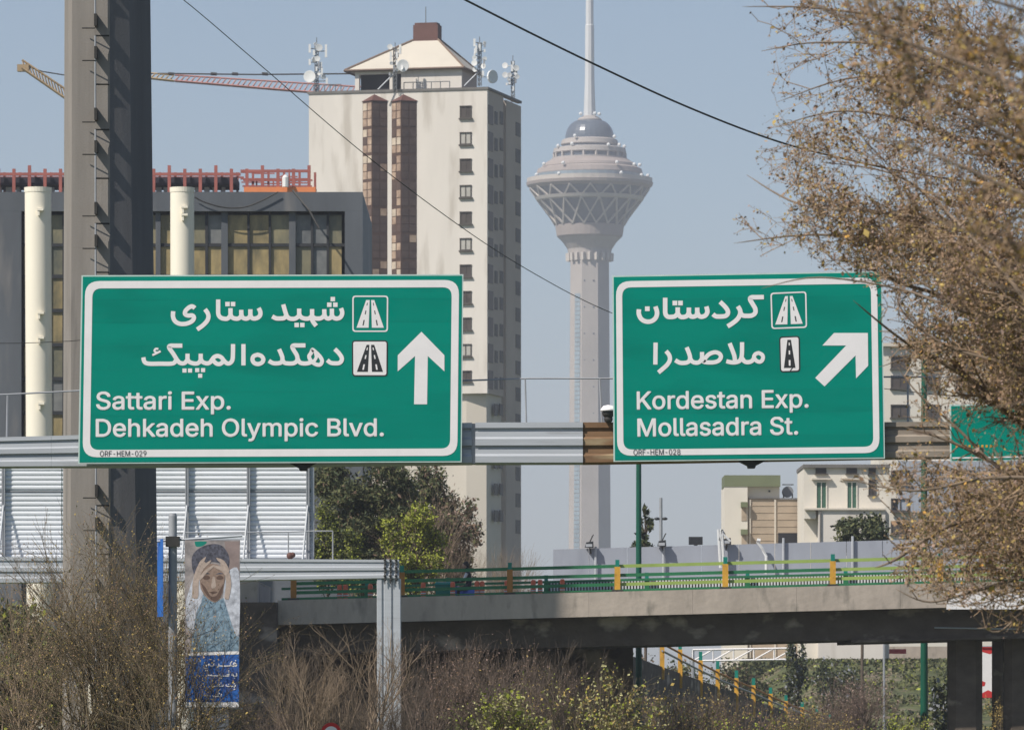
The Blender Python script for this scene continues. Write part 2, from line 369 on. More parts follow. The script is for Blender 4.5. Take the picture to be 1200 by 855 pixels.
mb = MB(); mb.lathe(cx, YM, prof((62.5, 215), (63.5, 205)), 40); mb.build('glazed_band', M['mil_strip'], root)
mb = MB(); mb.lathe(cx, YM, prof((62, 205.5), (62.5, 204), (61, 198.5), (57, 196.5)), 48); mb.build('ring', M['mil_pink'], root)
mb = MB(); mb.lathe(cx, YM, prof((54, 198), (54, 195)), 40); mb.build('shadow_gap', M['mil_glass'], root)
mb = MB(); mb.lathe(cx, YM, prof((56, 196), (55, 193), (48, 189), (46, 187.5)), 48); mb.build('ring', M['mil_pink'], root)
mb = MB(); mb.lathe(cx, YM, prof((44, 189), (44, 185.5), (41, 185.4)), 48); mb.build('ring', M['mil_conc'], root)
mb = MB(); mb.lathe(cx, YM, prof((40.5, 186), (40.5, 179.5)), 40); mb.build('glazed_band', M['mil_glass'], root)
mb = MB()
for k in range(18):
    mb.tube([ring_pt(41.6, 185.6, k), ring_pt(41.6, 179.8, k)], .7, 4)
mb.build('window_pier', M['mil_conc'], root, kind='stuff')
mb = MB(); mb.lathe(cx, YM, prof((42, 180.5), (43, 179.5), (42, 174.5), (36, 173)), 48); mb.build('ring', M['mil_conc'], root)
mb = MB(); mb.lathe(cx, YM, prof((32, 174), (32, 169.5)), 40); mb.build('glazed_band', M['mil_glass'], root)
mb = MB(); mb.lathe(cx, YM, prof((33, 170.5), (34, 169.5), (32.5, 164.5), (29, 163)), 48); mb.build('ring', M['mil_conc'], root)
mb = MB(); mb.lathe(cx, YM, prof(*[(13 + 15.8 * math.sin(t), 164 - 0.5 - 22 * math.cos(t)) for t in [math.radians(90 - 11 * i) for i in range(9)]]), 28)
mb.build('glass_dome', M['mil_glass'], root)
mb = MB(); mb.lathe(cx, YM, prof((14, 142.5), (14.5, 140.5), (12.5, 138.5), (8, 136)), 24); mb.build('mast_collar', M['mil_conc'], root)
mb = MB(); mb.lathe(cx, YM, prof((7.2, 139), (5.6, 95), (5.2, 30), (4.6, 29), (4.2, -60), (2.5, -62), (2, -150)), 10); mb.build('antenna', M['mil_ant'], root)
mb = MB()
for k, (r, v) in enumerate([(42, 172), (43, 173), (35, 162), (62, 195), (63, 196), (72, 208), (73, 209), (12, 134)]):
    for a in (-60, -20, -150) if k % 2 else (-35, -120): mb.ball((cx + r * SM * math.cos(math.radians(a)), YM + r * SM * math.sin(math.radians(a)), Z(v, YM)), .9, 6, 4)
mb.build('roof_equipment', M['dish'], root, kind='stuff')

# ---------------------------------------------------------------- high-rise apartment tower
YT = 660.0; A_ = P(571, 105, YT)
dR = Vector((.2425, .9701, 0)); front = plane((A_.x, A_.y), (.9701, -.2425)); side = plane((A_.x, A_.y), (.2425, .9701))
def corner(pl, u): t = tz(pl, u, 300)[0]; q = pl[0] + pl[1] * t; return q
root = empty('apartment_tower', (A_.x - 10, A_.y, 0), 'tall cream apartment tower with twin brown bay stacks and a hipped rooftop house', 'building')
zt = A_.z; tl = tz(front, 362, 105)[0]; tr = tz(side, 609.5, 120)[0]; zl = tz(front, 540, 461)[1]
def quadprism(mb, pts, z0, z1):
    n = len(pts); mb.add([(p.x, p.y, z0) for p in pts] + [(p.x, p.y, z1) for p in pts], [tuple(range(n))[::-1], tuple(range(n, 2 * n))] + [(i, (i + 1) % n, n + (i + 1) % n, n + i) for i in range(n)])
c0 = front[0] + front[1] * tl; c1 = front[0]; c2 = side[0] + side[1] * tr; c3 = c0 + side[1] * tr
# front wall panel, side wall panels, core
mb = MB(); mb.tbox(front, tl, 0, zl, zt, -.6, 0); fw = mb.build('wall', M['tower_wall'], root)
mb = MB(); tg1 = tz(side, 590, 300)[0]; tg2 = tz(side, 592, 300)[0]
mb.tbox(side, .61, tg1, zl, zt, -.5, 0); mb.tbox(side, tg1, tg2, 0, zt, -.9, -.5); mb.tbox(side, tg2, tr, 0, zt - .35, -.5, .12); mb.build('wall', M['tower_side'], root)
tA = tz(front, 545, 600)[0]; q0 = front[0] + front[1] * tA
mb = MB(); core = [c0 - front[2] * .61, q0 - front[2] * .61, front[0] + side[1] * 1.2 - side[2] * .4, side[0] + side[1] * (tg1 - .01) - side[2] * .4, side[0] + side[1] * (tr - .05) - side[2] * .95, c3]
quadprism(mb, core, 0, zl + .01); mb.build('lower_wall', M['tower_lower'], root)
mb = MB(); ins = [c0 - front[2] * .6, c1 - front[2] * .61 - side[2] * .51, c2 - side[2] * .91, c3]; quadprism(mb, ins, zl, zt - .4); mb.build('roof_slab', M['parapet'], root)
mb = MB(); mb.tbox(front, tl - .15, .15, zt + .002, zt + .3, -.55, .12); mb.tbox(side, .56, tr + .2, zt + .002, zt + .3, -.4, .15)
mb.build('coping', M['parapet'], root)
# front windows
def win(parent, pl, u0, v0, u1, v1, glass, frame, d=.04, ins_=.9, sill=True, mull=True):
    t0 = tz(pl, u0, v0)[0]; t1 = tz(pl, u1, v0)[0]; um = (u0 + u1) / 2; z1 = tz(pl, um, v0)[1]; z0 = tz(pl, um, v1)[1]
    mb = MB(); mb.tbox(pl, t0, t1, z0, z1, -.05, d * .4); w = mb.build('window', glass, parent)
    f = MB(); fw_ = min((t1 - t0), (z1 - z0)) * .09
    f.tbox(pl, t0 - .02, t0 + fw_, z0, z1, d * .41, d + .03); f.tbox(pl, t1 - fw_, t1 + .02, z0, z1, d * .41, d + .03)
    f.tbox(pl, t0 - .02, t1 + .02, z1, z1 + fw_ * .9, d * .41, d + .1); f.tbox(pl, t0 + fw_, t1 - fw_, z0, z0 + fw_, d * .41, d + .028)
    if mull: f.tbox(pl, (t0 + t1) / 2 - fw_ * .45, (t0 + t1) / 2 + fw_ * .45, z0 + fw_, z1, d * .41, d + .02)
    if sill: f.tbox(pl, t0 - .1, t1 + .15, z0 - fw_ * 1.3, z0 - .001, d * .41, d + .22)
    f.build('frame', frame, w)
    return w
for k in range(11):
    v = 125 + k * 31.0; lit = k in (1, 3, 5)
    win(root, front, 539, v, 552.5, v + 13.5 if k < 10 else v + 12, M['blind'] if (lit or k == 9) else M['win_dark'], M['win_frame'])
# side windows (dark cladding stack at the corner, then two columns and the rear pair)
for k in range(16):
    v = 122 + k * 31.0
    if v < 455:
        mb = MB(); mb.pbox(side, 572, v + 2, 577.5, v + 24, -.05, .06); mb.build('window', M['bay_dark'], root)
    for (a, b) in ((579.5, 583), (585.5, 589.3)):
        mb = MB(); mb.pbox(side, a, v + 9 + (k * .1), b, v + 24, -.05, .05); w = mb.build('window', M['win_dark'], root)
    mb = MB(); mb.pbox(side, 603, v + 22, 608.5, v + 38, -.05, .16); mb.build('window', M['win_dark'], root)
# bays
for (ua, um_, ub) in ((425, 437.5, 454), (459, 471.5, 488.5)):
    ta, tm, tb = [tz(front, u, 200)[0] for u in (ua, um_, ub)]; zb = zl + 4; ztop = tz(front, um_, 119)[1]
    pa = front[0] + front[1] * ta; pm = front[0] + front[1] * (tm + .15) + front[2] * 1.15; pb = front[0] + front[1] * tb; pm2 = front[0] + front[1] * (tm + .6) + front[2] * 1.15
    mb = MB(); quadprism(mb, [pa, pm, pb], zb, ztop); bay = mb.build('bay_stack', M['bay_frame'], root)
    mb = MB(); ap = (pa + pb) / 2 + front[2] * .3
    e = .15; qa = pa - front[1] * e; qb = pb + front[1] * e; qm = pm + front[2] * e
    mb.add([(qa.x, qa.y, ztop), (qm.x, qm.y, ztop), (qb.x, qb.y, ztop), (ap.x, ap.y, ztop + .8)], [(0, 1, 3), (1, 2, 3), (2, 0, 3), (0, 2, 1)])
    mb.build('bay_roof', M['brown'], bay)
    for fi, (p, q, ml) in enumerate(((pa, pm, 'l'), (pm, pb, 'd'))):
        d = (q - p); L = d.length; pl = plane((p.x, p.y), (d.x, d.y))
        st = 3.07
        nst = int((ztop - zb) / st)
        for k in range(nst):
            z1 = ztop - k * st - .25; r = RNG.random()
            for c in range(2):
                for rr in range(3):
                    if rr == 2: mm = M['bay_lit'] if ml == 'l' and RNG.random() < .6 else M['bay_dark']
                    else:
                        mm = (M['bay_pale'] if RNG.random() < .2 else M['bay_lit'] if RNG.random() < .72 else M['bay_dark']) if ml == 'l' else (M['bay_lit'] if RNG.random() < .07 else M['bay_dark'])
                    key = (ml, k)
                    BAY = globals().setdefault('BAY_', {}); mbb = BAY.setdefault(mm.name, MB())
                    w_ = L / 2; mbb.tbox(pl, c * w_ + .1, (c + 1) * w_ - .08, z1 - (rr + 1) * .93 + .1, z1 - rr * .93, -.05, .03)
            if k == 0 or True:
                for nm, mbb in BAY.items(): mbb.build('window', bpy.data.materials[nm], bay, kind='stuff')
                BAY.clear()
# rooftop house
hp = plane(tuple((front[0] - front[2] * 2.0)[:2]), (.9701, -.2425)); YH = YT
t0, t1 = tz(hp, 416, 95)[0], tz(hp, 541, 95)[0]; zr0 = zt - .35; zr1 = tz(hp, 480, 81.5)[1]
hs = plane(tuple((hp[0] + hp[1] * t1)[:2]), (.2425, .9701)); ts = tz(hs, 559, 90)[0]; tcol = tz(hp, 459, 90)[0]; twl = tz(hp, 470, 90)[0]
house = empty('x', (0, 0, 0)); bpy.data.objects.remove(house)
mb = MB(); mb.tbox(hp, twl, t1, zr0, zr1, -.4, 0); mb.tbox(hp, t0, t0 + .5, zr0, zr1, -.5, 0); mb.tbox(hp, tcol - .25, tcol + .1, zr0, zr1, -.4, .02); mb.tbox(hp, t0, t1, zr1 - .45, zr1 + .02, -.45, .04)
rh = mb.build('rooftop_house', M['tower_wall'], root)
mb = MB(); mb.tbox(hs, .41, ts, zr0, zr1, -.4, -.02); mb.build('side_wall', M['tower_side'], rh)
mb = MB(); mb.tbox(hp, t0 + .1, t1 - .45, zr0, zr1 - .1, -ts + .5, -2.2); mb.tbox(hp, t0 + 2.4, twl, zr0, zr1 - .5, -2.19, -.8); mb.build('dark_opening', M['void'], rh)
tw0, tw1 = tz(hp, 405, 82)[0], tz(hp, 545, 82)[0]; zc_ = tz(hp, 490, 43)[1]; dep = ts + 1.4
e0 = hp[0] + hp[1] * tw0 + hp[2] * .5; e1 = hp[0] + hp[1] * tw1 + hp[2] * .5; e2 = e1 + side[1] * dep; e3 = e0 + side[1] * dep
mid0 = tz(hp, 475, 43)[0]; mid1 = tz(hp, 504, 43)[0]
g0 = hp[0] + hp[1] * mid0 + side[1] * (dep * .42); g1 = hp[0] + hp[1] * mid1 + side[1] * (dep * .42); g2 = g1 + side[1] * 1.5; g3 = g0 + side[1] * 1.5
mb = MB(); mb.add([(p.x, p.y, zr1 + .03) for p in (e0, e1, e2, e3)] + [(p.x, p.y, zc_) for p in (g0, g1, g2, g3)], [(0, 1, 5, 4), (1, 2, 6, 5), (2, 3, 7, 6), (3, 0, 4, 7), (4, 5, 6, 7), (3, 2, 1, 0)])
rf = mb.build('hipped_roof', M['roof'], rh)
mb = MB()
for a, b in ((e0, g0), (e1, g1), (e2, g2)): mb.tube([(a.x, a.y, zr1 + .05), (b.x, b.y, zc_ + .05)], .14, 4)
for a, b in ((e0, e1), (e1, e2), (e3, e0)): mb.tube([(a.x, a.y, zr1 - .02), (b.x, b.y, zr1 - .02)], .16, 4)
mb.build('roof_trim', M['roof_edge'], rf)
mb = MB(); gp = plane((g0.x, g0.y), (.9701, -.2425)); Lg = (g1 - g0).length; zch = tz(hp, 490, 25)[1]
mb.tbox(gp, 0, Lg, zc_ - .3, zch, -1.7, .1); mb.tbox(gp, .15, Lg - .15, zch, zch + .25, -1.5, 0); ch_ = mb.build('chimney', M['brown'], rh)
mb = MB(); q = (g0 + g1) / 2; mb.tube([(q.x, q.y + .8, zch), (q.x, q.y + .8, zch + 2.2)], .05, 4); mb.build('lightning_rod', M['mast'], rh)
mb = MB(); zr = zt + .3
for pl, ta_, tb_ in ((front, tl + 3.8, tl + .5), (front, t1 - 6.5, t1 - 1)):
    for k in range(6): t = ta_ + (tb_ - ta_) * k / 5; q = pl[0] + pl[1] * t - pl[2] * .3; mb.tube([(q.x, q.y, zr), (q.x, q.y, zr + .8)], .05, 4)
    q1 = pl[0] + pl[1] * ta_ - pl[2] * .3; q2 = pl[0] + pl[1] * tb_ - pl[2] * .3; mb.tube([(q1.x, q1.y, zr + .8), (q2.x, q2.y, zr + .8)], .05, 4)
mb.build('roof_railing', M['mast'], root)

def dish(mb, c, r, yaw=0.0):          # drum antenna facing the viewer, turned by yaw
    c = Vector(c); f = Vector((math.sin(yaw), -math.cos(yaw), 0)); x = Vector((f.y, -f.x, 0)); n = 14
    rings = []
    for rr, o_ in ((.15, .32), (.8, .3), (1, .05), (1, -.0), (.96, .06), (.5, .14), (.02, .18)):
        pass
    prof_ = [(.12, -.38), (.7, -.3), (1.0, -.12), (1.0, .16), (.93, .17), (.5, .12), (.02, .1)]
    vs = [c + (x * math.cos(6.2832 * k / n) + Vector((0, 0, 1)) * math.sin(6.2832 * k / n)) * r * a + f * (r * b) for a, b in prof_ for k in range(n)]
    mb.add(vs, [(i * n + k, i * n + (k + 1) % n, (i + 1) * n + (k + 1) % n, (i + 1) * n + k) for i in range(len(prof_) - 1) for k in range(n)] + [tuple(range(n))])
def antenna(u, vt, vb, Y, dishes, panels, label, braces):
    b = P(u, vb, Y); t = P(u, vt, Y); r_ = empty('antenna_mast', b, label, 'antenna', 'antenna masts on the apartment tower roof')
    mb = MB(); w = .22; n = 10; h = t.z - b.z; top = b.z + h * .88
    legs = [(b.x + w * math.cos(a), b.y + w * math.sin(a)) for a in (-.5, 1.6, 3.7)]
    for (x, y) in legs: mb.tube([(x, y, b.z), (x, y, top)], .05, 4)
    for k in range(n):
        z0 = b.z + (top - b.z) * k / n; z1 = b.z + (top - b.z) * (k + 1) / n
        for i in range(3): a, c = legs[i], legs[(i + 1) % 3]; mb.tube([(a[0], a[1], z0), (c[0], c[1], z1)], .035, 3)
    mb.tube([(b.x, b.y, top - .1), (b.x, b.y, t.z)], .045, 4); mb.build('lattice_mast', M['mast'], r_)
    for (du, v, r, yaw) in dishes:
        mb = MB(); c = P(u + du, v, Y - .5); dish(mb, c, r, yaw); mb.tube([c + Vector((0, .2, 0)), (b.x, b.y, c.z)], .05, 4); mb.build('dish', M['dish'], r_, smooth=False)
    for (du, v, h_) in panels:
        mb = MB(); c = P(u + du, v, Y - .3); mb.box(c.x - .13, c.y - .12, c.z - h_ / 2, c.x + .13, c.y + .08, c.z + h_ / 2); mb.build('panel_antenna', M['dish'], r_)
        mb = MB(); mb.tube([c, (b.x, b.y, c.z)], .05, 4); mb.build('arm', M['mast'], r_)
    RA = random.Random(int(u))
    for k in range(9):
        c = P(u + RA.uniform(-8, 9), vt + (vb - vt) * RA.uniform(.12, .8), Y - RA.uniform(.1, .6)); mb = MB()
        if k % 3: hh_ = RA.uniform(.15, .5); mb.box(c.x - .1, c.y - .1, c.z - hh_, c.x + .1, c.y + .08, c.z + hh_); mb.build('panel_antenna', M['dish'] if k % 2 else M['galv_dark'], r_)
        else: dish(mb, c, RA.uniform(.2, .34), RA.uniform(-.6, .6)); mb.build('dish', M['dish'], r_)
        mb = MB(); mb.tube([c, (b.x, b.y, c.z - .1)], .04, 4); mb.build('arm', M['mast'], r_)
    mb = MB()
    for (du, v0, dv) in braces: mb.tube([P(u + du, v0, Y - .2), P(u, v0 - dv, Y)], .08, 4)
    if braces: mb.build('brace', M['galv'], r_)
YA = 661.5
antenna(371, 44, 108, YA + 5, [(-8, 90, .72, -.2), (1, 69, .33, 0), (3, 56, .42, .2), (8, 90, .3, .5)], [(-8, 57, 1.0), (-8, 73, .7), (-3, 62, .6), (5, 77, .8), (12, 95, .7), (11, 60, 1.5)],
        'leftmost rooftop antenna mast with a large round white dish on its left', [])
mb = MB(); 
antenna(463, 50, 105, YA + .5, [(9, 77, .72, .15), (-6, 55, .32, 0)], [(-5, 66, 1.0), (-4, 74, .4), (6, 58, 1.1), (2, 64, .6)], 'rooftop antenna mast in front of the pale hipped roof, dish on its right', [(-20, 105, 20)])
antenna(562, 43, 101, YA, [(15, 90, .78, .75), (-6, 74, .36, -.3), (6, 69, .26, .2), (-6, 68, .28, 0)], [(-6, 50, .9), (0, 56, .8), (-5, 60, .7), (4, 86, .6)], 'rooftop antenna mast at the right corner of the hipped roof, with a side-turned drum dish', [(-18, 101, 18)])
antenna(601, 65, 120, YA + 13, [(-9, 77, .36, -.3), (4, 80, .36, .2), (-9, 88, .36, 0), (-4, 88, .28, .2), (5, 90, .3, .3)], [(-4, 96, .6), (4, 84, .7), (-1, 80, .8)], 'rightmost rooftop antenna mast carrying a cluster of small round dishes', [])

# ---------------------------------------------------------------- cranes and red steel frame
def jib(p, q, h0, h1, mb, n):
    p = Vector(p); q = Vector(q); up = Vector((0, 0, 1)); pts = []
    for k in range(n + 1):
        t = k / n; c = p.lerp(q, t); h = h0 + (h1 - h0) * t; pts.append((c - Vector((0, .5, 0)), c + Vector((0, .5, 0)), c + up * h))
    for i in range(3): mb.tube([pts[0][i], pts[-1][i]], .11, 4)
    for k in range(n):
        mb.tube([pts[k][0], pts[k + 1][2]], .065, 3); mb.tube([pts[k][1], pts[k + 1][2]], .065, 3); mb.tube([pts[k][0], pts[k][1]], .09, 3)
M['crane_pink'] = mat('faded_red_crane_paint', (.42, .2, .18), .6, .15, .5)
M['crane_sand'] = mat('sand_crane_paint', (.38, .27, .15), .6, .2, .5)
YC = 720
root = empty('tower_crane', P(455, V0 + 16, YC), 'faded red tower crane whose long lattice jib ends left of the apartment tower', 'crane')
root.location.z = 0
mb = MB(); jib(P(205, 95, YC), P(470, 117, YC), .75, 1.3, mb, 44); mb.build('jib', M['crane_pink'], root)
mb = MB(); jib(P(160, 90, YC), P(204, 95, YC), .6, .75, mb, 8); mb.build('jib_tip', M['crane_sand'], root)
mb = MB(); b = P(450, 118, YC); 
for dx, dy in ((-.8, -.8), (.8, -.8), (.8, .8), (-.8, .8)): mb.tube([(b.x + dx, b.y + dy, 0), (b.x + dx, b.y + dy, b.z)], .12, 4)
for k in range(30): mb.tube([(b.x - .8, b.y - .8, k * b.z / 30), (b.x + .8, b.y - .8, (k + 1) * b.z / 30)], .07, 3)
mb.build('mast', M['crane_pink'], root)
mb = MB(); mb.tube([P(160, 86, YC), P(300, 87.5, YC), P(470, 86, YC)], .09, 4); 
for u in (200, 250, 275, 310): mb.tube([P(u - 3, 86.6, YC), P(u + 4, 87, YC)], .2, 4)
mb.build('stay_cable', M['steel_dark'], root)
root = empty('luffing_crane', P(120, V0, 560), 'sand coloured crane with its raised jib pointing up to the left of the grey mast', 'crane'); root.location.z = 0
mb = MB(); jib(P(122, 147, 560), P(26, 80, 560), 1.0, .8, mb, 26); mb.box(*(P(24, 84, 560) - Vector((.3, .4, 0)))[:], *(P(34, 76, 560) + Vector((0, .4, 0)))[:]); mb.build('jib', M['crane_sand'], root)
mb = MB(); mb.tube([P(28, 77, 560), P(50, 84, 560), P(75, 88, 560), P(120, 91, 560)], .06, 4); mb.build('stay_cable', M['steel_dark'], root)
mb = MB(); b = P(122, 150, 560)
for dx, dy in ((-.8, -.8), (.8, -.8), (.8, .8), (-.8, .8)): mb.tube([(b.x + dx, b.y + dy, 0), (b.x + dx, b.y + dy, P(122, 88, 560).z)], .1, 4)
for k in range(24): mb.tube([(b.x - .8, b.y - .8, k * b.z / 24), (b.x + .8, b.y - .8, (k + 1) * b.z / 24)], .06, 3)
mb.build('mast', M['crane_sand'], root)

YR = 430; s = YR / F; root = empty('steel_frame_building', P(180, V0, YR), 'unfinished building with a red steel top storey rising behind the grey facade', 'building'); root.location.z = 0
for k in range(22):
    u = -20 + k * 18.2; 
    mb = MB(); mb.box(X(u, YR) - .12, YR - .15, Z(228, YR), X(u, YR) + .12, YR + .12, Z(198 if k % 3 else 194, YR)); mb.build('column', M['red_steel'], root)
    mb = MB(); mb.box(X(u + 7, YR + 5) - .09, YR + 5, Z(228, YR + 5), X(u + 7, YR + 5) + .09, YR + 5.2, Z(202, YR + 5)); mb.build('column', M['red_steel'], root)
mb = MB(); mb.box(X(-25, YR), YR - .16, Z(206, YR), X(282, YR), YR + .1, Z(202.5, YR)); mb.box(X(282.01, YR), YR - .16, Z(202, YR), X(364, YR), YR + .1, Z(199, YR)); mb.build('beam', M['red_steel'], root)
mb = MB(); mb.box(X(282, YR), YR - .14, Z(210.5, YR), X(364, YR), YR + .05, Z(209, YR)); mb.box(X(282, YR), YR + 4, Z(206.5, YR), X(364, YR), YR + 4.2, Z(204.5, YR)); mb.box(X(282, YR), YR + 3, Z(214.5, YR), X(364, YR), YR + 3.2, Z(213, YR)); mb.build('beam', M['red_steel'], root)
for k in range(16):
    u = RNG.uniform(284, 360); v = RNG.uniform(201, 216); yy = YR + RNG.uniform(1, 9); mb = MB()
    if k % 2: mb.box(X(u, yy) - .06, yy, Z(226, yy), X(u, yy) + .06, yy + .12, Z(v - 3, yy)); mb.build('column', M['red_steel'], root)
    else: mb.box(X(u - 12, yy), yy, Z(v, yy), X(min(u + 12, 362), yy), yy + .1, Z(v - 1.4, yy)); mb.build('beam', M['red_steel'], root)
mb = MB(); mb.box(X(-25, YR), YR + .5, Z(216, YR), X(277, YR), YR + 5, Z(207, YR)); mb.build('floor_deck', M['maroon'], root)
mb = MB(); mb.box(X(-25, YR), YR + 5, Z(201.5, YR), X(282, YR), YR + 5.2, Z(199.6, YR)); mb.box(X(-25, YR), YR + 3, Z(222, YR), X(282, YR), YR + 3.2, Z(220.6, YR)); mb.build('rear_beam', M['red_steel'], root, kind='stuff')
mb = MB(); mb.box(X(286, YR), YR - .3, Z(229, YR), X(370, YR), YR + 2, Z(219.5, YR)); mb.build('safety_netting', M['orange'], root)
mb = MB(); mb.box(X(-25, YR), YR + .8, 0, X(370, YR), YR + 12, Z(226, YR)); mb.build('lower_storeys', M['facade'], root)
for k in range(26):
    u = -15 + k * 11 + RNG.uniform(-2, 2); 
    if u > 272: break
    mb = MB(); mb.box(X(u, YR + 2), YR + 1.4, Z(228, YR), X(u + RNG.choice((4, 6, 7)), YR + 2), YR + 2, Z(217.3, YR)); mb.build('pallet_stack', M['pale_block'], root)
mb = MB(); mb.lathe(X(335, YR), YR - .7, [(.25, Z(220, YR)), (.25, Z(209, YR)), (.1, Z(206, YR))], 8); mb.build('gas_flue', M['dish'], root)

# ---------------------------------------------------------------- slate facade building with cream pipes
YB = 300; fp = ypl(YB); root = empty('slate_building', P(200, V0, YB), 'dark slate office building with a gridded ochre window wall, behind the grey mast', 'building'); root.location.z = 0
mb = MB(); mb.pbox(fp, -60, 225, 425, 247.5, -1.0, 0); mb.build('roof_fascia', M['facade'], root)
mb = MB(); mb.tbox(fp, X(404, YB), X(425, YB), 0, Z(247.6, YB), -1, 0); mb.build('wall', M['facade'], root)
mb = MB(); mb.tbox(fp, X(-60, YB), X(25, YB), 0, Z(247.6, YB), -1, 0); mb.build('wall', M['facade'], root)
mb = MB(); mb.box(X(-60, YB), YB + 1.01, 0, X(425, YB), YB + 20, Z(225.5, YB)); mb.build('body', M['facade'], root)
cols = [(27, 42), (44, 56), (58, 72.5), (75, 90), (93, 110), (113, 130), (133, 150), (153, 167), (170, 182), (187.5, 202), (204, 220), (222, 240), (243, 259), (266.5, 289.5), (292, 314.5), (317, 338.5), (346, 364), (366.5, 382.5), (385, 400)]
rows = [(251, 284.5), (288, 321), (325, 361), (365, 401), (405, 441), (445, 481), (485, 521), (525, 560)]
for (v0, v1) in rows:
    for (a, b) in cols:
        mb = MB(); mb.pbox(fp, a, v0, b, v1, -.62, -.55 + RNG.uniform(-.02, .02)); r = RNG.random()
        mb.build('pane', M['pane_a'] if r < .5 else M['pane_b'] if r < .8 else M['pane_c'], root)
for i in range(len(cols) - 1):
    a, b = cols[i][1], cols[i + 1][0]; mb = MB(); thick = b - a > 4
    mb.pbox(fp, a - .1, 247.6, b + .1, 565, -.7, -.3 if thick else -.42); mb.build('mullion', M['facade'] if thick else M['mullion'], root)
for i in range(len(rows) - 1):
    mb = MB(); mb.pbox(fp, 25.1, rows[i][1] - .1, 403.9, rows[i + 1][0] + .1, -.71, -.45); mb.build('transom', M['mullion'], root)
mb = MB(); mb.pbox(fp, 25.1, 565, 403.9, 570, -.9, -.1); mb.build('sill', M['facade'], root)
mb = MB(); mb.tbox(fp, X(25.1, YB), X(403.9, YB), 0, Z(570.1, YB), -1, -.3); mb.build('lower_wall', M['facade'], root)
mb = MB(); q = [(228, 231), (240, 237), (262, 243), (285, 243), (305, 236), (326, 225)]; mb.tube([P(u, v, YB - .2) for u, v in catmull(q)], .035, 4)
mb.tube([P(343, 223, YB - .4), P(362, 246, YB - 1.2), P(374, 268, YB - 1.6)], .06, 4); mb.build('loose_cable', M['steel_dark'], root)

YP = 292
for (uc, w, lean, lab, lugs) in ((44.5, 31, 3, 'cream vent pipe left of the grey mast, with several small lugs', [(246, 0), (367, 0), (396, 0), (473, 0)]),
                           (213.5, 28, 1, 'cream vent pipe just right of the grey mast, above the larger green sign', [(243, 0), (252, 1)])):
    b = P(uc, V0, YP); root = empty('vent_pipe', (b.x, YP, 0), lab, 'pipe', 'cream vent pipes before the slate building'); R_ = w / 2 / F * YP; zt_ = Z(220, YP)
    mb = MB(); dx = lean / F * YP; n = 28; pr = [(R_ * 1.03, 0), (R_ * 1.03, 5)] + [(R_, 5.01)] + [(R_, zt_ * k / 6) for k in range(2, 7)]
    pr = [(R_, zt_ * k / 8) for k in range(9)]
    vs = [(b.x + dx * (zt_ - z) / zt_ + r * math.cos(6.2832 * k / n), YP + r * math.sin(6.2832 * k / n), z) for r, z in pr for k in range(n)]
    mb.add(vs, [(i * n + k, i * n + (k + 1) % n, (i + 1) * n + (k + 1) % n, (i + 1) * n + k) for i in range(8) for k in range(n)])
    mb.build('pipe', M['cream'], root, smooth=True)
    mb = MB(); mb.lathe(b.x, YP, [(R_ + .02, zt_ - .25), (R_ + .03, zt_), (R_ - .05, zt_), (R_ - .06, zt_ - .5)], n, cap=True); mb.build('rim', M['cream'], root)
    for v, q in lugs:
        mb = MB(); c = P(uc + 3, v, YP - R_ * .99); c.x += dx * (zt_ - c.z) / zt_; mb.box(c.x - .16, c.y - .25, c.z - .05, c.x + .16, c.y + .1, c.z + .06); mb.box(c.x - .14, c.y - .22, c.z - .3, c.x - .04, c.y + .08, c.z - .051); mb.build('lug', M['cream'], root)

# ---------------------------------------------------------------- right-hand buildings
YE = 450; ep = ypl(YE); 
root = empty('house', P(895, V0, YE), 'white house with an olive roof box and windowless tan brick side, right of the conifer', 'house'); root.location.z = 0
mb = MB(); mb.tbox(ep, X(849.5, YE), X(876, YE), 0, Z(569, YE), -8, 0); mb.build('wall', M['ivory'], root)
mb = MB(); mb.tbox(ep, X(876.01, YE), X(914, YE), Z(584, YE), Z(569, YE), -6, -.6); mb.build('penthouse', M['ivory'], root)
mb = MB(); mb.pbox(ep, 849, 556.5, 914.5, 569.8, -6, .05); mb.build('olive_roof', M['olive_roof'], root)
mb = MB(); mb.tbox(ep, X(876.01, YE), X(942, YE), 0, Z(584.2, YE), -7, -.25); bw = mb.build('brick_wall', M['brickish'], root)
for k in range(12):
    mb = MB(); z_ = Z(584.2, YE) - .55 - k * .55; mb.tbox(ep, X(880, YE), X(940, YE), z_, z_ + .05, -.25, -.215); mb.build('course_line', M['brickish'], bw)
for u in (878, 907.5): 
    mb = MB(); mb.tbox(ep, X(u, YE), X(u + 2, YE), 0, Z(585, YE), -.25, -.15); mb.build('pier', M['tower_lower'], bw)
mb = MB(); mb.tbox(ep, X(876, YE), X(942, YE), Z(584, YE) + .02, Z(583, YE), -.5, -.1); mb.build('coping', M['parapet'], root)
for v0, v1 in ((592, 610), (624, 640)):
    mb = MB(); mb.pbox(ep, 869, v0, 875, v1, -.05, .04); w = mb.build('window', M['brickish'], root); mb = MB(); mb.pbox(ep, 868, v0 - 4, 876, v0 + 2, .0, .35); mb.build('awning', M['olive_roof'], w)
mb = MB(); mb.pbox(ep, 912, 624, 941, 640, -.24, -.2); mb.build('dark_opening', M['void'], root)
mb = MB(); mb.pbox(ep, 901, 574, 903, 576, -.6, -.5); mb.build('vent', M['void'], root)
c = P(923, 576, YE + 2)
t_ = empty('water_tank', P(923, 584, YE + 2), 'round grey water tank on the roof of the tan brick side', 'tank')
mb = MB(); n = 16
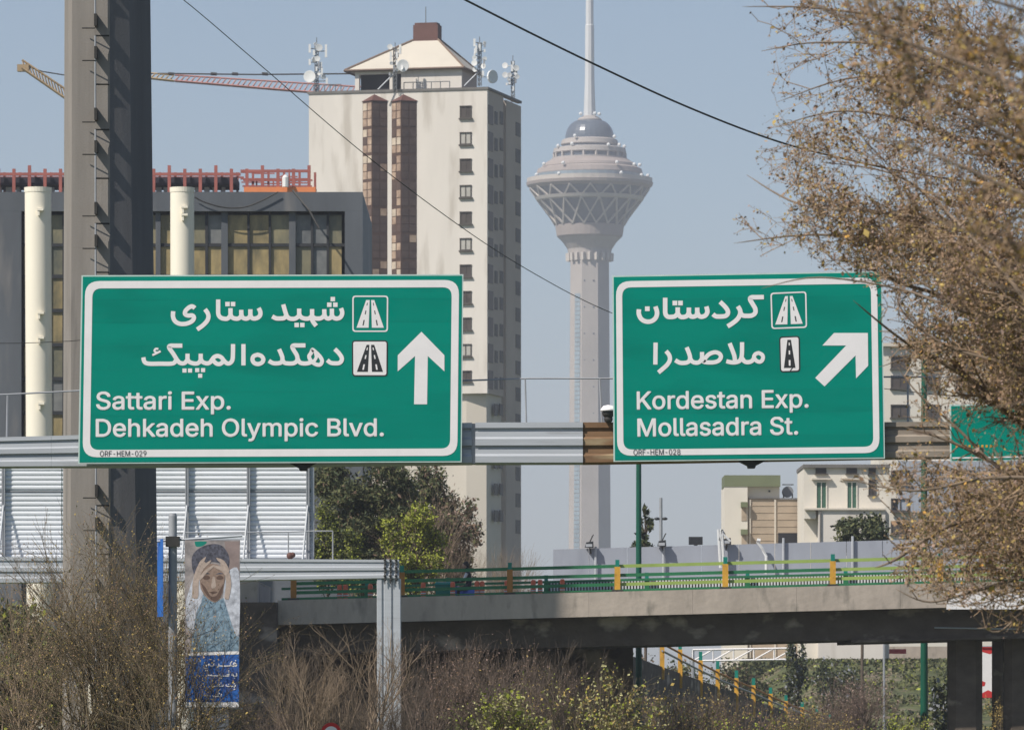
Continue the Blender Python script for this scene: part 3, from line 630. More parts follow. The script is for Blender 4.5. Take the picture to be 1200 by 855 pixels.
mb.add([(c.x + .43 * math.cos(6.283 * k / n), c.y + y_, c.z + .43 * math.sin(6.283 * k / n)) for y_ in (-.7, .7) for k in range(n)], [(k, (k + 1) % n, n + (k + 1) % n, n + k) for k in range(n)] + [tuple(range(n)), tuple(range(n, 2 * n))]); mb.build('drum', M['tank'], t_)
mb = MB()
for dx in (-.35, .35): mb.tube([(c.x + dx, c.y - .6, c.z), (c.x + dx, c.y - .6, P(0, 584, YE + 2).z)], .05, 4)
mb.tube([(c.x - .45, c.y - .6, c.z + .55), (c.x + .45, c.y - .6, c.z + .55)], .04, 4); mb.build('stand', M['steel_dark'], t_)

YG = 440; gp_ = ypl(YG); root = empty('house', P(1000, V0, YG), 'ivory house with tall green shuttered windows behind the flowering tree', 'house'); root.location.z = 0
mb = MB(); mb.tbox(gp_, X(942, YG), X(1042, YG), 0, Z(545, YG), -10, 0); mb.build('wall', M['ivory'], root)
mb = MB(); mb.tbox(gp_, X(958, YG), X(1036, YG), 0, Z(597.5, YG), .01, 1.4); mb.build('lower_wing', M['tower_wall'], root)
mb = MB(); mb.pbox(gp_, 942, 596, 1037, 598, .005, 1.6); mb.build('ledge', M['tower_lower'], root)
mb = MB(); mb.pbox(gp_, 941, 544, 1043, 548, -10, .3); mb.build('roof_edge', M['parapet'], root)
mb = MB(); mb.tbox(gp_, X(942, YG), X(955, YG), Z(608, YG), Z(598.1, YG), .01, 1.2); mb.build('bay', M['ivory'], root)
for a, b, v0, v1 in ((956, 969, 565, 596), (992, 1004.5, 565, 596)):
    w = win(root, gp_, a, v0, b, v1, M['green_door'], M['ivory'], d=.06, sill=False); mb = MB(); mb.pbox(gp_, a - 5, v0 - 5, b + 5, v0 - 3, .0, .35); mb.build('hood', M['tower_lower'], w)
for a, b, v0, v1 in ((956, 968, 548.5, 555), (992, 1004, 548.5, 555), (1018, 1026, 562, 580), (1018, 1026, 548.5, 556)):
    win(root, gp_, a, v0, b, v1, M['win_dark'], M['win_frame'], d=.05)
mb = MB(); mb.tube([P(961.5, 640, YG - 1.5), P(961.5, 598, YG - 1.5)], .06, 5); mb.build('downpipe', M['parapet'], root)
YK = 520; kp = ypl(YK); root = empty('house', P(1110, V0, YK), 'taller cream apartment house standing behind the twigs right of the second sign', 'house'); root.location.z = 0
mb = MB(); mb.tbox(kp, X(1030, YK), X(1230, YK), 0, Z(405, YK), -12, 0); mb.build('wall', M['ivory'], root)
mb = MB(); mb.tbox(kp, X(1052, YK), X(1230, YK), Z(600, YK), Z(540, YK), 0, .6); mb.build('bay', M['hoard'], root)
mb = MB(); mb.pbox(kp, 1028, 402, 1232, 406, -12, .5); mb.build('roof_edge', M['tower_lower'], root)
for v in (418, 441, 475, 552, 585, 612):
    for a in (1044, 1080, 1120, 1160): win(root, kp, a, v, a + 21, v + 14, M['win_dark'], M['win_frame'], d=.05 if not 540 < v < 600 else .65)

# ---------------------------------------------------------------- flyover
YF = 200.0
def ztop(x):  u = U0 + x * F / YF; return Z(703 - (u - 330) * .026, YF)
x0, x1 = X(325, YF), X(1420, YF)
fly = empty('flyover', ((x0 + x1) / 2, YF + 5, 0), 'concrete flyover with pale parapet edge crossing above the shrubs', 'bridge')
def slope_box(mb, xa, xb, dz0, dz1, y0, y1):
    mb.hexa([(xa, y0, ztop(xa) + dz0), (xb, y0, ztop(xb) + dz0), (xb, y1, ztop(xb) + dz0), (xa, y1, ztop(xa) + dz0), (xa, y0, ztop(xa) + dz1), (xb, y0, ztop(xb) + dz1), (xb, y1, ztop(xb) + dz1), (xa, y1, ztop(xa) + dz1)])
xs = [x0 + (x1 - x0) * k / 9 for k in range(10)]
for k in range(9):
    mb = MB(); slope_box(mb, xs[k] + .003, xs[k + 1] - .003, -.86, 0, YF, YF + .35); mb.build('parapet_edge', M['conc'], fly)
mb = MB(); slope_box(mb, x0, x1, -.86, -.64, YF + .36, YF + 11); mb.build('deck_slab', M['asphalt'], fly)
mb = MB(); slope_box(mb, x0, x1, -.639, -.22, YF + .36, YF + 2.6); mb.build('verge_kerb', M['conc'], fly)
mb = MB(); slope_box(mb, x0, x1, -.639, -.22, YF + 10.2, YF + 10.99); mb.build('verge_kerb', M['conc'], fly)
mb = MB(); slope_box(mb, x0, x1, -.9, -.4, YF + 22, YF + 31); mb.build('second_deck', M['conc'], fly)
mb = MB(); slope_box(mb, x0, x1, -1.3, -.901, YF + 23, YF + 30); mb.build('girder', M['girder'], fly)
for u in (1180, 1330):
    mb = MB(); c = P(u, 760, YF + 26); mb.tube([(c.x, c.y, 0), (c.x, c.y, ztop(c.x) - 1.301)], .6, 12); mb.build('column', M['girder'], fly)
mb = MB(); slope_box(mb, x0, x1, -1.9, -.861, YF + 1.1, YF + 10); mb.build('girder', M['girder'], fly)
mb = MB(); slope_box(mb, X(1000, YF), x1, -2.0, -1.901, YF + 1.0, YF + 10.1); mb.build('pier_cap', M['girder'], fly)
for u in (1130.5, 1196):
    mb = MB(); c = P(u, 760, YF + 3); r = .6
    pts = [(-r, -r * .6), (-r * .6, -r), (r * .6, -r), (r, -r * .6), (r, r * .6), (r * .6, r), (-r * .6, r), (-r, r * .6)]
    quadprism(mb, [Vector((c.x + a, c.y + b, 0)) for a, b in pts], 0, ztop(c.x) - 1.999); mb.build('column', M['girder'], fly)
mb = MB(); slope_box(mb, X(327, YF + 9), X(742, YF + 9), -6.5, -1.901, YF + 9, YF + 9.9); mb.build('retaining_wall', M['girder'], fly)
mb = MB(); mb.box(X(270, YF), YF - 1.2, 0, X(326, YF), YF + 11, Z(706, YF)); mb.build('abutment', M['girder'], fly)
mb = MB(); mb.box(X(270, YF), YF - .8, Z(705.9, YF), X(303, YF), YF + 10, Z(681, YF)); mb.build('abutment_block', M['conc'], fly)
# white board fixed to the parapet edge
mb = MB(); mb.box(X(1109, YF), YF - .06, Z(713.5, YF), X(1215, YF), YF - .005, Z(695, YF)); mb.build('white_board', M['white'], fly)
mb = MB(); mb.tube([P(1095, 735, YF + 1.05), P(1210, 737, YF + 1.05)], .025, 4); mb.build('conduit', M['galv'], fly)
# deck railings
rail = empty('bridge_railing', P(720, 690, YF + .2), 'green railing with orange and yellow posts along the flyover edge', 'railing')
YRr = YF + .18
pu = [344, 471, 597.5, 723.5, 850, 976, 1102, 1228, 1354]
for i, u in enumerate(pu):
    zb = ztop(X(u, YRr)) + .001; x = X(u, YRr); hh = 1.12
    shade = i < 3  # posts on the shaded span get a darker colour, shade painted in
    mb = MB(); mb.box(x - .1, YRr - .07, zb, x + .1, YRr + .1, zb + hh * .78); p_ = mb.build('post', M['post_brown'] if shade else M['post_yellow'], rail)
    mb = MB(); mb.box(x - .07, YRr - .06, zb + hh * .781, x + .07, YRr + .09, zb + hh); mb.build('post_cap', M['teal'], p_)
    mb = MB(); mb.box(x - .2, YRr - .14, zb + .001, x + .2, YRr + .16, zb + .06); mb.build('foot_plate', M['steel_dark'], p_)
for i in range(len(pu) - 1):
    xa, xb = X(pu[i], YRr), X(pu[i + 1], YRr)
    for h, g in ((.84, 1), (.52, 1), (.2, 1), (.02, 0)):
        mb = MB(); m_ = M['rail_green'] if (pu[i] < 720 or h in (.52,) and pu[i] < 900) else M['rail_lime']  # lime on sunlit spans, green on shaded ones: sunlight put into the rail colour
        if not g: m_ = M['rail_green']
        yy = YRr + .101 if g else YRr - .1
        for (a, b) in [(xa, xb)]:
            mb.hexa([(a, yy, ztop(a) + h), (b, yy, ztop(b) + h), (b, yy + .05, ztop(b) + h), (a, yy + .05, ztop(a) + h), (a, yy, ztop(a) + h + (.115 if g else .05)), (b, yy, ztop(b) + h + (.115 if g else .05)), (b, yy + .05, ztop(b) + h + (.115 if g else .05)), (a, yy + .05, ztop(a) + h + (.115 if g else .05))])
        mb.build('rail', m_, rail)
YR2 = YF + 10.6
rail2 = empty('bridge_railing', P(720, 690, YR2), 'white picket and teal post railing on the far side of the flyover', 'railing')
for u in (430, 525, 640, 758, 876, 991, 1106):
    x = X(u, YR2); mb = MB(); zb = ztop(x) - .22; mb.box(x - .09, YR2 - .06, zb, x + .09, YR2 + .06, zb + .85); p_ = mb.build('post', M['rail_green'], rail2)
    mb = MB(); mb.box(x - .07, YR2 - .07, zb + .851, x + .07, YR2 + .05, zb + 1.1); mb.build('post_cap', M['teal'], p_)
for h in (.42, .8):
    mb = MB(); xa, xb = X(330, YR2), X(1300, YR2); mb.hexa([(a, y, ztop(a) - .22 + h + dz) for dz in (0, .09) for a, y in ((xa, YR2 - .1), (xb, YR2 - .1), (xb, YR2 - .061), (xa, YR2 - .061))]); mb.build('rail', M['rail_green'], rail2)
mb = MB(); slope_box(mb, X(640, YR2), X(1300, YR2), -.22, .6, YR2 + .3, YR2 + .36); mb.build('dark_mesh', M['girder'], rail2)
mb = MB()
for k in range(190):
    x = X(646, YR2) + k * .115
    if x > X(1200, YR2): break
    zb = ztop(x) - .22; mb.box(x - .028, YR2 + .2, zb, x + .032, YR2 + .24, zb + .85)
mb.build('picket', M['picket'], rail2, kind='stuff')
# things on the deck
def bollard(u, v, Y, i):
    x = X(u, Y); z0 = ztop(x) - .22; r_ = empty('bollard', (x, Y, z0), None, 'bollard', 'orange bollards along the flyover kerb')
    mb = MB(); mb.lathe(x, Y, [(.16, z0), (.16, z0 + .05), (.09, z0 + .06), (.085, z0 + .72), (.05, z0 + .76)], 10); mb.build('body', M['orange_bollard'], r_)
    mb = MB(); mb.lathe(x, Y, [(.093, z0 + .36), (.093, z0 + .4)], 10); mb.build('reflective_band', M['picket'], r_); return r_
for (u, lab) in ((398, 'leftmost orange bollard under the lower gantry beam'), (405, 'orange bollard just right of the leftmost one, under the lower gantry beam'), (434, 'orange bollard left of the grey gantry post'), (496, 'orange bollard first to the right of the grey gantry post'),
                 (530.5, 'orange bollard left of the rider in black'), (559, 'orange bollard right behind the rider in black'), (565, 'second orange bollard behind the rider in black'), (594, 'orange bollard at the foot of the dark orange rail post'),
                 (625, 'orange bollard, left one of the pair right of the dark orange rail post'), (633, 'orange bollard, right one of the pair right of the dark orange rail post'), (659, 'rightmost orange bollard where the railing shade ends')):
    bollard(u, 0, YF + 2.2, 0)["label"] = lab
# green crate with a coiled hose, and rider on blue scooter
x = X(521, YF + 3); z0 = ztop(x) - .5
mb = MB(); mb.box(x - .5, YF + 2.61, z0 - .139, x + .5, YF + 3.5, z0 - .001); mb.build('bin_plinth', M['conc'], fly)
bn = empty('litter_bin', (x, YF + 3, z0), 'green waste container behind the railing, left of the rider', 'bin')
mb = MB(); mb.hexa([(x - .28, YF + 2.8, z0 + .12), (x + .28, YF + 2.8, z0 + .12), (x + .28, YF + 3.2, z0 + .12), (x - .28, YF + 3.2, z0 + .12), (x - .34, YF + 2.74, z0 + .95), (x + .34, YF + 2.74, z0 + .95), (x + .34, YF + 3.26, z0 + .95), (x - .34, YF + 3.26, z0 + .95)]); mb.build('body', M['teal'], bn)
mb = MB(); mb.hexa([(x - .37, YF + 2.7, z0 + .951), (x + .37, YF + 2.7, z0 + .951), (x + .37, YF + 3.3, z0 + .951), (x - .37, YF + 3.3, z0 + .951), (x - .33, YF + 2.74, z0 + 1.02), (x + .33, YF + 2.74, z0 + 1.02), (x + .33, YF + 3.26, z0 + 1.07), (x - .33, YF + 3.26, z0 + 1.07)]); mb.build('lid', M['teal'], bn)
mb = MB()
for a in (-.25, .25): mb.lathe(x + a, YF + 2.9, [(.08, z0), (.08, z0 + .14)], 8)
mb.build('wheel', M['black'], bn)
def skin_body(name, joints, edges, m, parent):
    me = bpy.data.meshes.new(name); me.from_pydata([j[0] for j in joints], edges, []); ob = bpy.data.objects.new(name, me); link(ob)
    md = ob.modifiers.new("skin", 'SKIN'); md.use_smooth_shade = True
    for i, j in enumerate(joints): me.skin_vertices[0].data[i].radius = (j[1], j[1])
    me.skin_vertices[0].data[0].use_root = True
    sb = ob.modifiers.new("sub", 'SUBSURF'); sb.levels = 1; sb.render_levels = 1
    bpy.context.view_layer.update(); dg = bpy.context.evaluated_depsgraph_get()
    m2 = bpy.data.meshes.new_from_object(ob.evaluated_get(dg)); m2.name = name; bpy.data.objects.remove(ob)
    V = [tuple(v.co) for v in m2.vertices]; Fs = [tuple(p.vertices) for p in m2.polygons]
    mb = MB(); mb.add(V, Fs); return mb.build(name, m, parent, smooth=True)
YS = YF + 3.4; x = X(545, YS); z0 = ztop(x) - .48
mb = MB(); mb.box(x - 1.2, YF + 2.601, z0 - .16, x + 1.2, YF + 4.4, z0 - .001); mb.build('side_platform', M['conc'], fly)
sc_ = empty('scooter', (x, YS, z0), 'blue scooter ridden along the flyover, mostly behind the kerb', 'scooter')
mb = MB(); mb.add([], []); 
mb.ball((x - .28, YS, z0 + .62), .26, 10, 8, (1.1, .8, 1.0)); mb.ball((x + .25, YS, z0 + .58), .3, 10, 8, (1.5, .7, .7)); mb.tube([(x - .4, YS, z0 + .25), (x - .1, YS, z0 + .3), (x + .5, YS, z0 + .4)], .14, 8); mb.build('body', M['scooter_blue'], sc_, smooth=True)
mb = MB(); mb.ball((x - .5, YS - .16, z0 + .74), .09, 8, 6); mb.build('headlight', M['picket'], sc_, smooth=True)
for dx in (-.62, .55):
    mb = MB(); n = 16; rr = .25
    for r0, r1 in ((rr, .07),):
        pts = [(x + dx + (rr - .05) * math.cos(6.283 * k / n), YS, z0 + rr + (rr - .05) * math.sin(6.283 * k / n)) for k in range(n + 1)]; mb.tube(pts, .055, 6)
    w_ = mb.build('wheel', M['black'], sc_)
    mb = MB()
    for k in range(5): a = 6.283 * k / 5; mb.tube([(x + dx, YS, z0 + rr), (x + dx + .17 * math.cos(a), YS, z0 + rr + .17 * math.sin(a))], .02, 4)
    mb.build('rim', M['galv'], w_)
mb = MB(); mb.tube([(x - .52, YS, z0 + .4), (x - .4, YS, z0 + .98)], .035, 6); mb.tube([(x - .4, YS - .28, z0 + .98), (x - .4, YS + .28, z0 + .98)], .025, 6); mb.build('handlebar', M['black'], sc_)
pr_ = empty('person', (x, YS, z0), 'person in a black jacket with pale sleeve riding the blue scooter', 'person')
J = [((x + .2, YS, z0 + .85), .13), ((x + .17, YS, z0 + 1.1), .14), ((x + .1, YS, z0 + 1.32), .15), ((x + .06, YS, z0 + 1.45), .06), ((x + .03, YS, z0 + 1.58), .095), ((x + .02, YS, z0 + 1.7), .085),
     ((x + .08, YS - .2, z0 + 1.36), .07), ((x - .02, YS - .27, z0 + 1.1), .055), ((x - .34, YS - .24, z0 + 1.02), .04), ((x - .42, YS - .24, z0 + 1.0), .035),
     ((x + .08, YS + .2, z0 + 1.36), .07), ((x - .02, YS + .27, z0 + 1.1), .055), ((x - .34, YS + .24, z0 + 1.02), .04), ((x - .42, YS + .24, z0 + 1.0), .035),
     ((x + .0, YS - .16, z0 + .82), .1), ((x - .25, YS - .17, z0 + .74), .075), ((x - .2, YS - .17, z0 + .38), .055), ((x - .32, YS - .17, z0 + .33), .04),
     ((x + .0, YS + .16, z0 + .82), .1), ((x - .25, YS + .17, z0 + .74), .075), ((x - .2, YS + .17, z0 + .38), .055), ((x - .32, YS + .17, z0 + .33), .04)]
E = [(0, 1), (1, 2), (2, 3), (3, 4), (4, 5), (2, 6), (6, 7), (7, 8), (8, 9), (2, 10), (10, 11), (11, 12), (12, 13), (0, 14), (14, 15), (15, 16), (16, 17), (0, 18), (18, 19), (19, 20), (20, 21)]
skin_body('body', J, E, M['person_dark'], pr_)
mb = MB(); mb.ball((x + .0, YS - .01, z0 + 1.61), .108, 12, 8, (.9, .85, 1.1)); mb.ball((x - .1, YS - .01, z0 + 1.6), .022, 6, 4); mb.build('face', M['skin'], pr_, smooth=True)
mb = MB(); mb.ball((x + .035, YS, z0 + 1.655), .118, 12, 8, (1, .95, .95)); mb.build('hair', M['hair'], pr_, smooth=True)
mb = MB(); mb.tube([(x + .06, YS - .27, z0 + 1.33), (x - .02, YS - .335, z0 + 1.14), (x - .2, YS - .31, z0 + 1.08)], [.06, .055, .045], 8); mb.build('pale_sleeve', M['white'], pr_, smooth=True)
for sgn in (-1, 1):
    mb = MB(); hx, hy, hz = x - .42, YS + .25 * sgn, z0 + 1.0; mb.ball((hx + .03, hy, hz + .01), .04, 8, 6, (1.1, .9, .7))
    for k in range(4): mb.tube([(hx + .01, hy - .03 + k * .02, hz + .03), (hx - .035, hy - .03 + k * .02, hz + .015), (hx - .03, hy - .03 + k * .02, hz - .025 - .003 * k)], .0095, 5)
    mb.tube([(hx + .04, hy - .04, hz), (hx + .0, hy - .035, hz - .03)], .01, 5); mb.build('hand', M['skin'], pr_, smooth=True)

# ---------------------------------------------------------------- hoarding behind the flyover, lamps
YH = 226.0
hb = empty('hoarding', P(870, 660, YH), 'blue grey sheet hoarding running behind the flyover railing', 'fence'); hb.location.z = 0
us = [648, 690, 735, 778, 822, 866, 908, 950, 992, 1034, 1076, 1118, 1160, 1202]
def hv(u): return 643.5 - (u - 648) * .0275
for i in range(len(us) - 1):
    a, b = us[i] + .25, us[i + 1] - .25; y_ = YH + (.02 if i % 2 else 0)
    mb = MB(); zz = ztop(X(a, YH)) - .395; mb.hexa([(X(a, YH), y_, zz), (X(b, YH), y_, zz), (X(b, YH), y_ + .06, zz), (X(a, YH), y_ + .06, zz), (X(a, YH), y_, Z(hv(a), YH)), (X(b, YH), y_, Z(hv(b), YH)), (X(b, YH), y_ + .06, Z(hv(b), YH)), (X(a, YH), y_ + .06, Z(hv(a), YH))])
    mb.build('panel', M['hoard'], hb)
for i, u in enumerate((698, 777.5, 918, 999)):
    mb = MB(); mb.tube([(X(u, YH), YH - .1, ztop(X(u, YH)) - .4), (X(u, YH), YH - .1, Z(hv(u) - (2 if i < 2 else 6), YH))], .05, 6); mb.build('post', M['galv'], hb)
def flood(u, v, lab, flip=1, sc=1.0):
    p = P(u, v, YH - .2); r_ = empty('floodlight', p, lab, 'lamp', 'floodlights along the hoarding'); h = sc
    mb = MB(); mb.hexa([(p.x - .2 * h, p.y - .15, p.z), (p.x + .16 * h, p.y - .15, p.z - .03), (p.x + .16 * h, p.y + .15, p.z - .03), (p.x - .2 * h, p.y + .15, p.z), (p.x - .14 * h, p.y - .12, p.z + .2 * h), (p.x + .14 * h, p.y - .12, p.z + .24 * h), (p.x + .14 * h, p.y + .12, p.z + .24 * h), (p.x - .14 * h, p.y + .12, p.z + .2 * h)]); mb.build('housing', M['black'], r_)
    mb = MB(); mb.box(p.x - .16 * h, p.y - .16, p.z + .02, p.x + .1 * h, p.y - .151, p.z + .13 * h); mb.build('lens', M['galv'], r_)
    mb = MB(); mb.tube([(p.x, p.y, p.z + .2 * h), (p.x + .1 * flip, p.y, p.z + .42), (p.x + .15 * flip, p.y + .1, p.z + .5)], .025, 5); mb.tube([(p.x, p.y + .05, p.z), (p.x + .05 * flip, p.y + .1, p.z - .25)], .03, 5); mb.build('bracket', M['steel_dark'], r_)
flood(691, 641, 'black floodlight on the hoarding in front of the tall tower shaft')
flood(776, 639.5, 'black floodlight on the hoarding beneath the twin headed lamp post')
flood(852, 637, 'black floodlight hanging from the slanted white post by the white house', -1)
mb = MB()
for a in ((843, 633, 846, 620), (846, 620, 848.5, 668)): mb.tube([P(a[0], a[1], YH - .35), P(a[2], a[3], YH - .35)], .06, 6)
for uu in (843.5,): mb.tube([P(842, 620, YH - .35), P(856, 634, YH - .35)], .045, 6); mb.tube([P(842, 620, YH - .35), P(844.5, 665, YH - .35)], .06, 6)
tag(mb.build('leaning_post', M['picket'], origin=P(843, 660, YH - .35)), 'leaning white post with a slanted arm on the hoarding below the white house', 'post')
mb = MB(); mb.tube([P(887, 634, YH - .35), P(893, 642, YH - .35), P(898, 652, YH - .35), P(898, 672, YH - .35)], .06, 6); mb.tube([P(887, 633, YH - .35), P(891, 633.5, YH - .35)], .1, 6)
tag(mb.build('bent_post', M['picket'], origin=P(893, 660, YH - .35)), 'bent white post against the hoarding below the tan brick side', 'post')
mb = MB(); p0 = P(807, 638, YH + 1); p1 = P(823, 629, YH + 1); mb.box(p0.x, YH + .5, p0.z, p1.x, YH + 1, p1.z); bx = mb.build('panel', M['mullion'], None)
tag(bx, 'small dark square board peeping over the hoarding', 'board'); bx.name = 'board'
mb = MB(); mb.box(p0.x + .2, YH + .6, ztop(p0.x) - .4, p0.x + .3, YH + .7, p0.z); mb.box(p1.x - .3, YH + .6, ztop(p0.x) - .4, p1.x - .2, YH + .7, p0.z); mb.build('leg', M['galv_dark'], bx)
# green lamp poles, twin headed lamp post
def green_pole(u, Y, vt, w, lab):
    b = P(u, V0, Y); r_ = empty('lamp_post', (b.x, Y, 0), lab, 'lamp post', 'green lamp posts'); r = w / 2 / F * Y; zt_ = Z(vt, Y)
    mb = MB(); mb.lathe(b.x, Y, [(r * 1.25, 0), (r, zt_ * .5), (r * .85, zt_)], 12); mb.build('pole', M['pole_green'], r_, smooth=False)
    mb = MB(); mb.tube([(b.x, Y, zt_), (b.x + .2, Y, zt_ + .35), (b.x + 1.0, Y, zt_ + .5)], .06, 6); mb.build('arm', M['pole_green'], r_)
    mb = MB(); mb.ball((b.x + 1.25, Y, zt_ + .48), .3, 10, 6, (1.2, .6, .4)); mb.build('lamp_head', M['galv'], r_, smooth=True)
green_pole(748.5, 214, 400, 6.4, 'dark green lamp post rising below the second sign, left of the conifer')
green_pole(1083, 214, 395, 7.5, 'dark green lamp post seen under the flyover, left of its pier')
Yt = 300; b = P(774.5, V0, Yt); r_ = empty('lamp_post', (b.x, Yt, 0), 'thin grey twin headed lamp post right of the conifer', 'lamp post')
mb = MB(); mb.lathe(b.x, Yt, [(.13, 0), (.08, Z(583, Yt))], 8); mb.build('pole', M['galv_dark'], r_)
mb = MB(); mb.tube([P(770, 608, Yt), P(779.5, 608, Yt)], .04, 5); mb.build('arm', M['galv_dark'], r_)
for du in (-4.5, 4.5): mb = MB(); mb.ball(P(774.5 + du, 607.5, Yt), .12, 8, 5, (1.3, 1, .7)); mb.build('lamp_head', M['black'], r_, smooth=True)
# ---------------------------------------------------------------- foliage beyond the flyover
def cluster_tree(name, lab, cat, u, v0, v1, halfw, Y, mats, weights, n, size, shape='round', seed=1, group=None, trunk='twig_dark', nclump=60, spread=.16, aspect=1.6):
    R_ = np.random.RandomState(seed); b = P(u, V0, Y); root = empty(name, (b.x, Y, 0), lab, cat, group)
    zt_, zb = Z(v0, Y), Z(v1, Y); hw = halfw / F * Y; zc = (zt_ + zb) / 2; hh = (zt_ - zb) / 2
    C_ = []
    cl = []
    while len(cl) < nclump:
        q = R_.uniform(-1, 1, 3)
        if shape == 'round' and (q ** 2).sum() > 1.0 + .55 * math.sin(5 * q[0] + 3 * q[2] + seed): continue
        if shape == 'cone' and math.hypot(q[0], q[1]) > (1 - (q[2] + 1) / 2) * .95 + .08: continue
        if shape == 'round' and (q ** 2).sum() < .2 and R_.rand() < .6: continue
        cl.append(q)
    for q in cl:
        k = n // nclump; sg = spread * (0.6 + .8 * R_.rand())
        if shape == 'cone': sg *= .45 + .6 * (1 - (q[2] + 1) / 2)
        C_.append(q + R_.normal(size=(k, 3)) * sg * np.array([1, 1, .7]))
    C_ = np.concatenate(C_) * np.array([hw, hw, hh]) + np.array([b.x, Y, zc])
    C_ = C_[C_[:, 2] > .15]
    leaves('crown', C_, size, mats, root, weights, aspect=aspect)
    segs = []
    top = Vector((b.x, Y, zc + hh * .7))
    mb = MB(); mb.tube([(b.x, Y, 0), (b.x + .05, Y, zb + hh * .5), top], [.03 * hw + .06, .02 * hw + .04, .02], 7); mb.build('trunk', M[trunk], root)
    for q in cl[:50]:
        e = Vector((b.x + q[0] * hw, Y + q[1] * hw, zc + q[2] * hh)); s_ = Vector((b.x, Y, max(.3, e.z - hh * .5)))
        if s_.z < top.z: segs.append((tuple(s_), tuple(e), .03, .012))
    segs_mesh('limbs', segs, M[trunk], root)
    return root
cluster_tree('pine_tree', 'dark green pine behind the lower gantry beam, tallest of the trees there', 'tree', 425, 536, 690, 62, 245, [M['leaf_dark'], M['leaf_mid'], M['leaf_brown']], [.5, .42, .08], 46000, .028, seed=3, nclump=115, spread=.115, aspect=3.2)
cluster_tree('pine_tree', 'dark pine between the lower gantry beam and the apartment tower', 'tree', 495, 548, 670, 38, 250, [M['leaf_dark'], M['leaf_mid'], M['leaf_brown']], [.45, .35, .2], 16000, .028, seed=4, nclump=60, spread=.15, aspect=3.2)
cluster_tree('leafy_bush', 'bright lime leaved bush behind the right end of the lower gantry beam', 'bush', 487, 596, 690, 36, 238, [M['leaf_lime'], M['leaf_mid'], M['leaf_brown']], [.62, .26, .12], 22000, .03, seed=5, nclump=80, spread=.13)
cluster_tree('leafy_bush', 'lime leaved bush just right of the ribbed panel edge', 'bush', 383, 598, 690, 20, 240, [M['leaf_lime'], M['leaf_mid'], M['leaf_dark']], [.3, .45, .25], 12000, .03, seed=6, nclump=60, spread=.15)
cluster_tree('leafy_bush', 'small lime leaved bush behind the catwalk handrail end', 'bush', 412, 622, 690, 14, 239, [M['leaf_lime'], M['leaf_mid'], M['leaf_dark']], [.35, .4, .25], 8000, .03, seed=7, nclump=40, spread=.16)
cluster_tree('brown_bush', 'brownish bush against the lower wall of the apartment tower', 'bush', 535, 590, 700, 26, 246, [M['leaf_brown'], M['leaf_mid'], M['leaf_dark'], M['bud_pink']], [.35, .25, .2, .2], 9000, .04, seed=8, nclump=80, spread=.15)
cluster_tree('conifer', 'thin ragged conifer standing behind the hoarding beside the green lamp post', 'tree', 756, 586, 660, 20, 255, [M['leaf_dark'], M['leaf_mid']], [.8, .2], 1500, .035, shape='cone', seed=9, nclump=80, spread=.07, aspect=3)
cluster_tree('round_bush', 'dark green bush in front of the ivory house with green shutters', 'bush', 1010, 602, 660, 26, 300, [M['leaf_dark'], M['leaf_mid']], [.6, .4], 9000, .05, seed=10, nclump=60, spread=.15)
for (u, v0, hw, Y, sd, lab) in ((735, 772, 42, 390, 61, 'dark green bush behind the upper end of the sloping ramp'), (800, 782, 46, 385, 62, 'dark green bush behind the middle of the sloping ramp, below the white truss'), (868, 776, 44, 395, 63, 'dark green bush behind the lower end of the sloping ramp')):
    cluster_tree('round_bush', lab, 'bush', u, v0, 870, hw, Y, [M['leaf_dark'], M['leaf_mid'], M['leaf_brown']], [.45, .35, .2], 14000, .06, seed=sd, nclump=90, spread=.15)
cluster_tree('hedge_tree', 'round green tree behind the bare shrub at the far left', 'bush', 18, 715, 900, 70, 118, [M['leaf_mid'], M['leaf_dark'], M['leaf_lime']], [.5, .35, .15], 26000, .028, seed=11, nclump=140, spread=.12)
for (u, v0, hw, Y, lab) in ((931, 752, 13, 330, 'dark clipped conical shrub under the flyover, left of the bare shrub'), (1102, 800, 12, 240, 'dark rounded shrub left of the flyover pier'), (983, 775, 26, 350, 'grey green rounded shrub on the grass slope')):
    cluster_tree('clipped_shrub', lab, 'shrub', u, v0, 880, hw, Y, [M['leaf_dark'], M['leaf_mid'], M['tank']], [.5, .3, .2], 5000, .05, seed=int(u), nclump=90, spread=.15)

# ---------------------------------------------------------------- branching generator
def grow(segs, tips, p, d, L, r, lvl, R_, k):
    n = 4 if lvl else 7; step = L / n; p = np.array(p); d = np.array(d)
    for i in range(n):
        d = d + R_.normal(size=3) * k['jit'] + np.array([0, 0, k['up']]); d /= np.linalg.norm(d)
        q = p + d * step; r1 = r * (1 - .7 * (i + 1) / n) + .0007
        if k.get('clip') and not k['clip'](q, R_): return
        segs.append((p, q, r * (1 - .75 * i / n) + .0006, r1)); p = q
        if lvl >= k['lmin']: tips.append(p + R_.normal(size=3) * k['tj'])
        if lvl < k['levels'] and i >= k['first'][lvl]:
            for c in range(k['kids'][lvl]):
                if R_.rand() < k['prob']:
                    a = R_.normal(size=3); a -= d * a.dot(d); a /= np.linalg.norm(a); ang = math.radians(R_.uniform(*k['ang']))
                    grow(segs, tips, p, d * math.cos(ang) + a * math.sin(ang), L * R_.uniform(*k['lr']), r1 * .7, lvl + 1, R_, k)
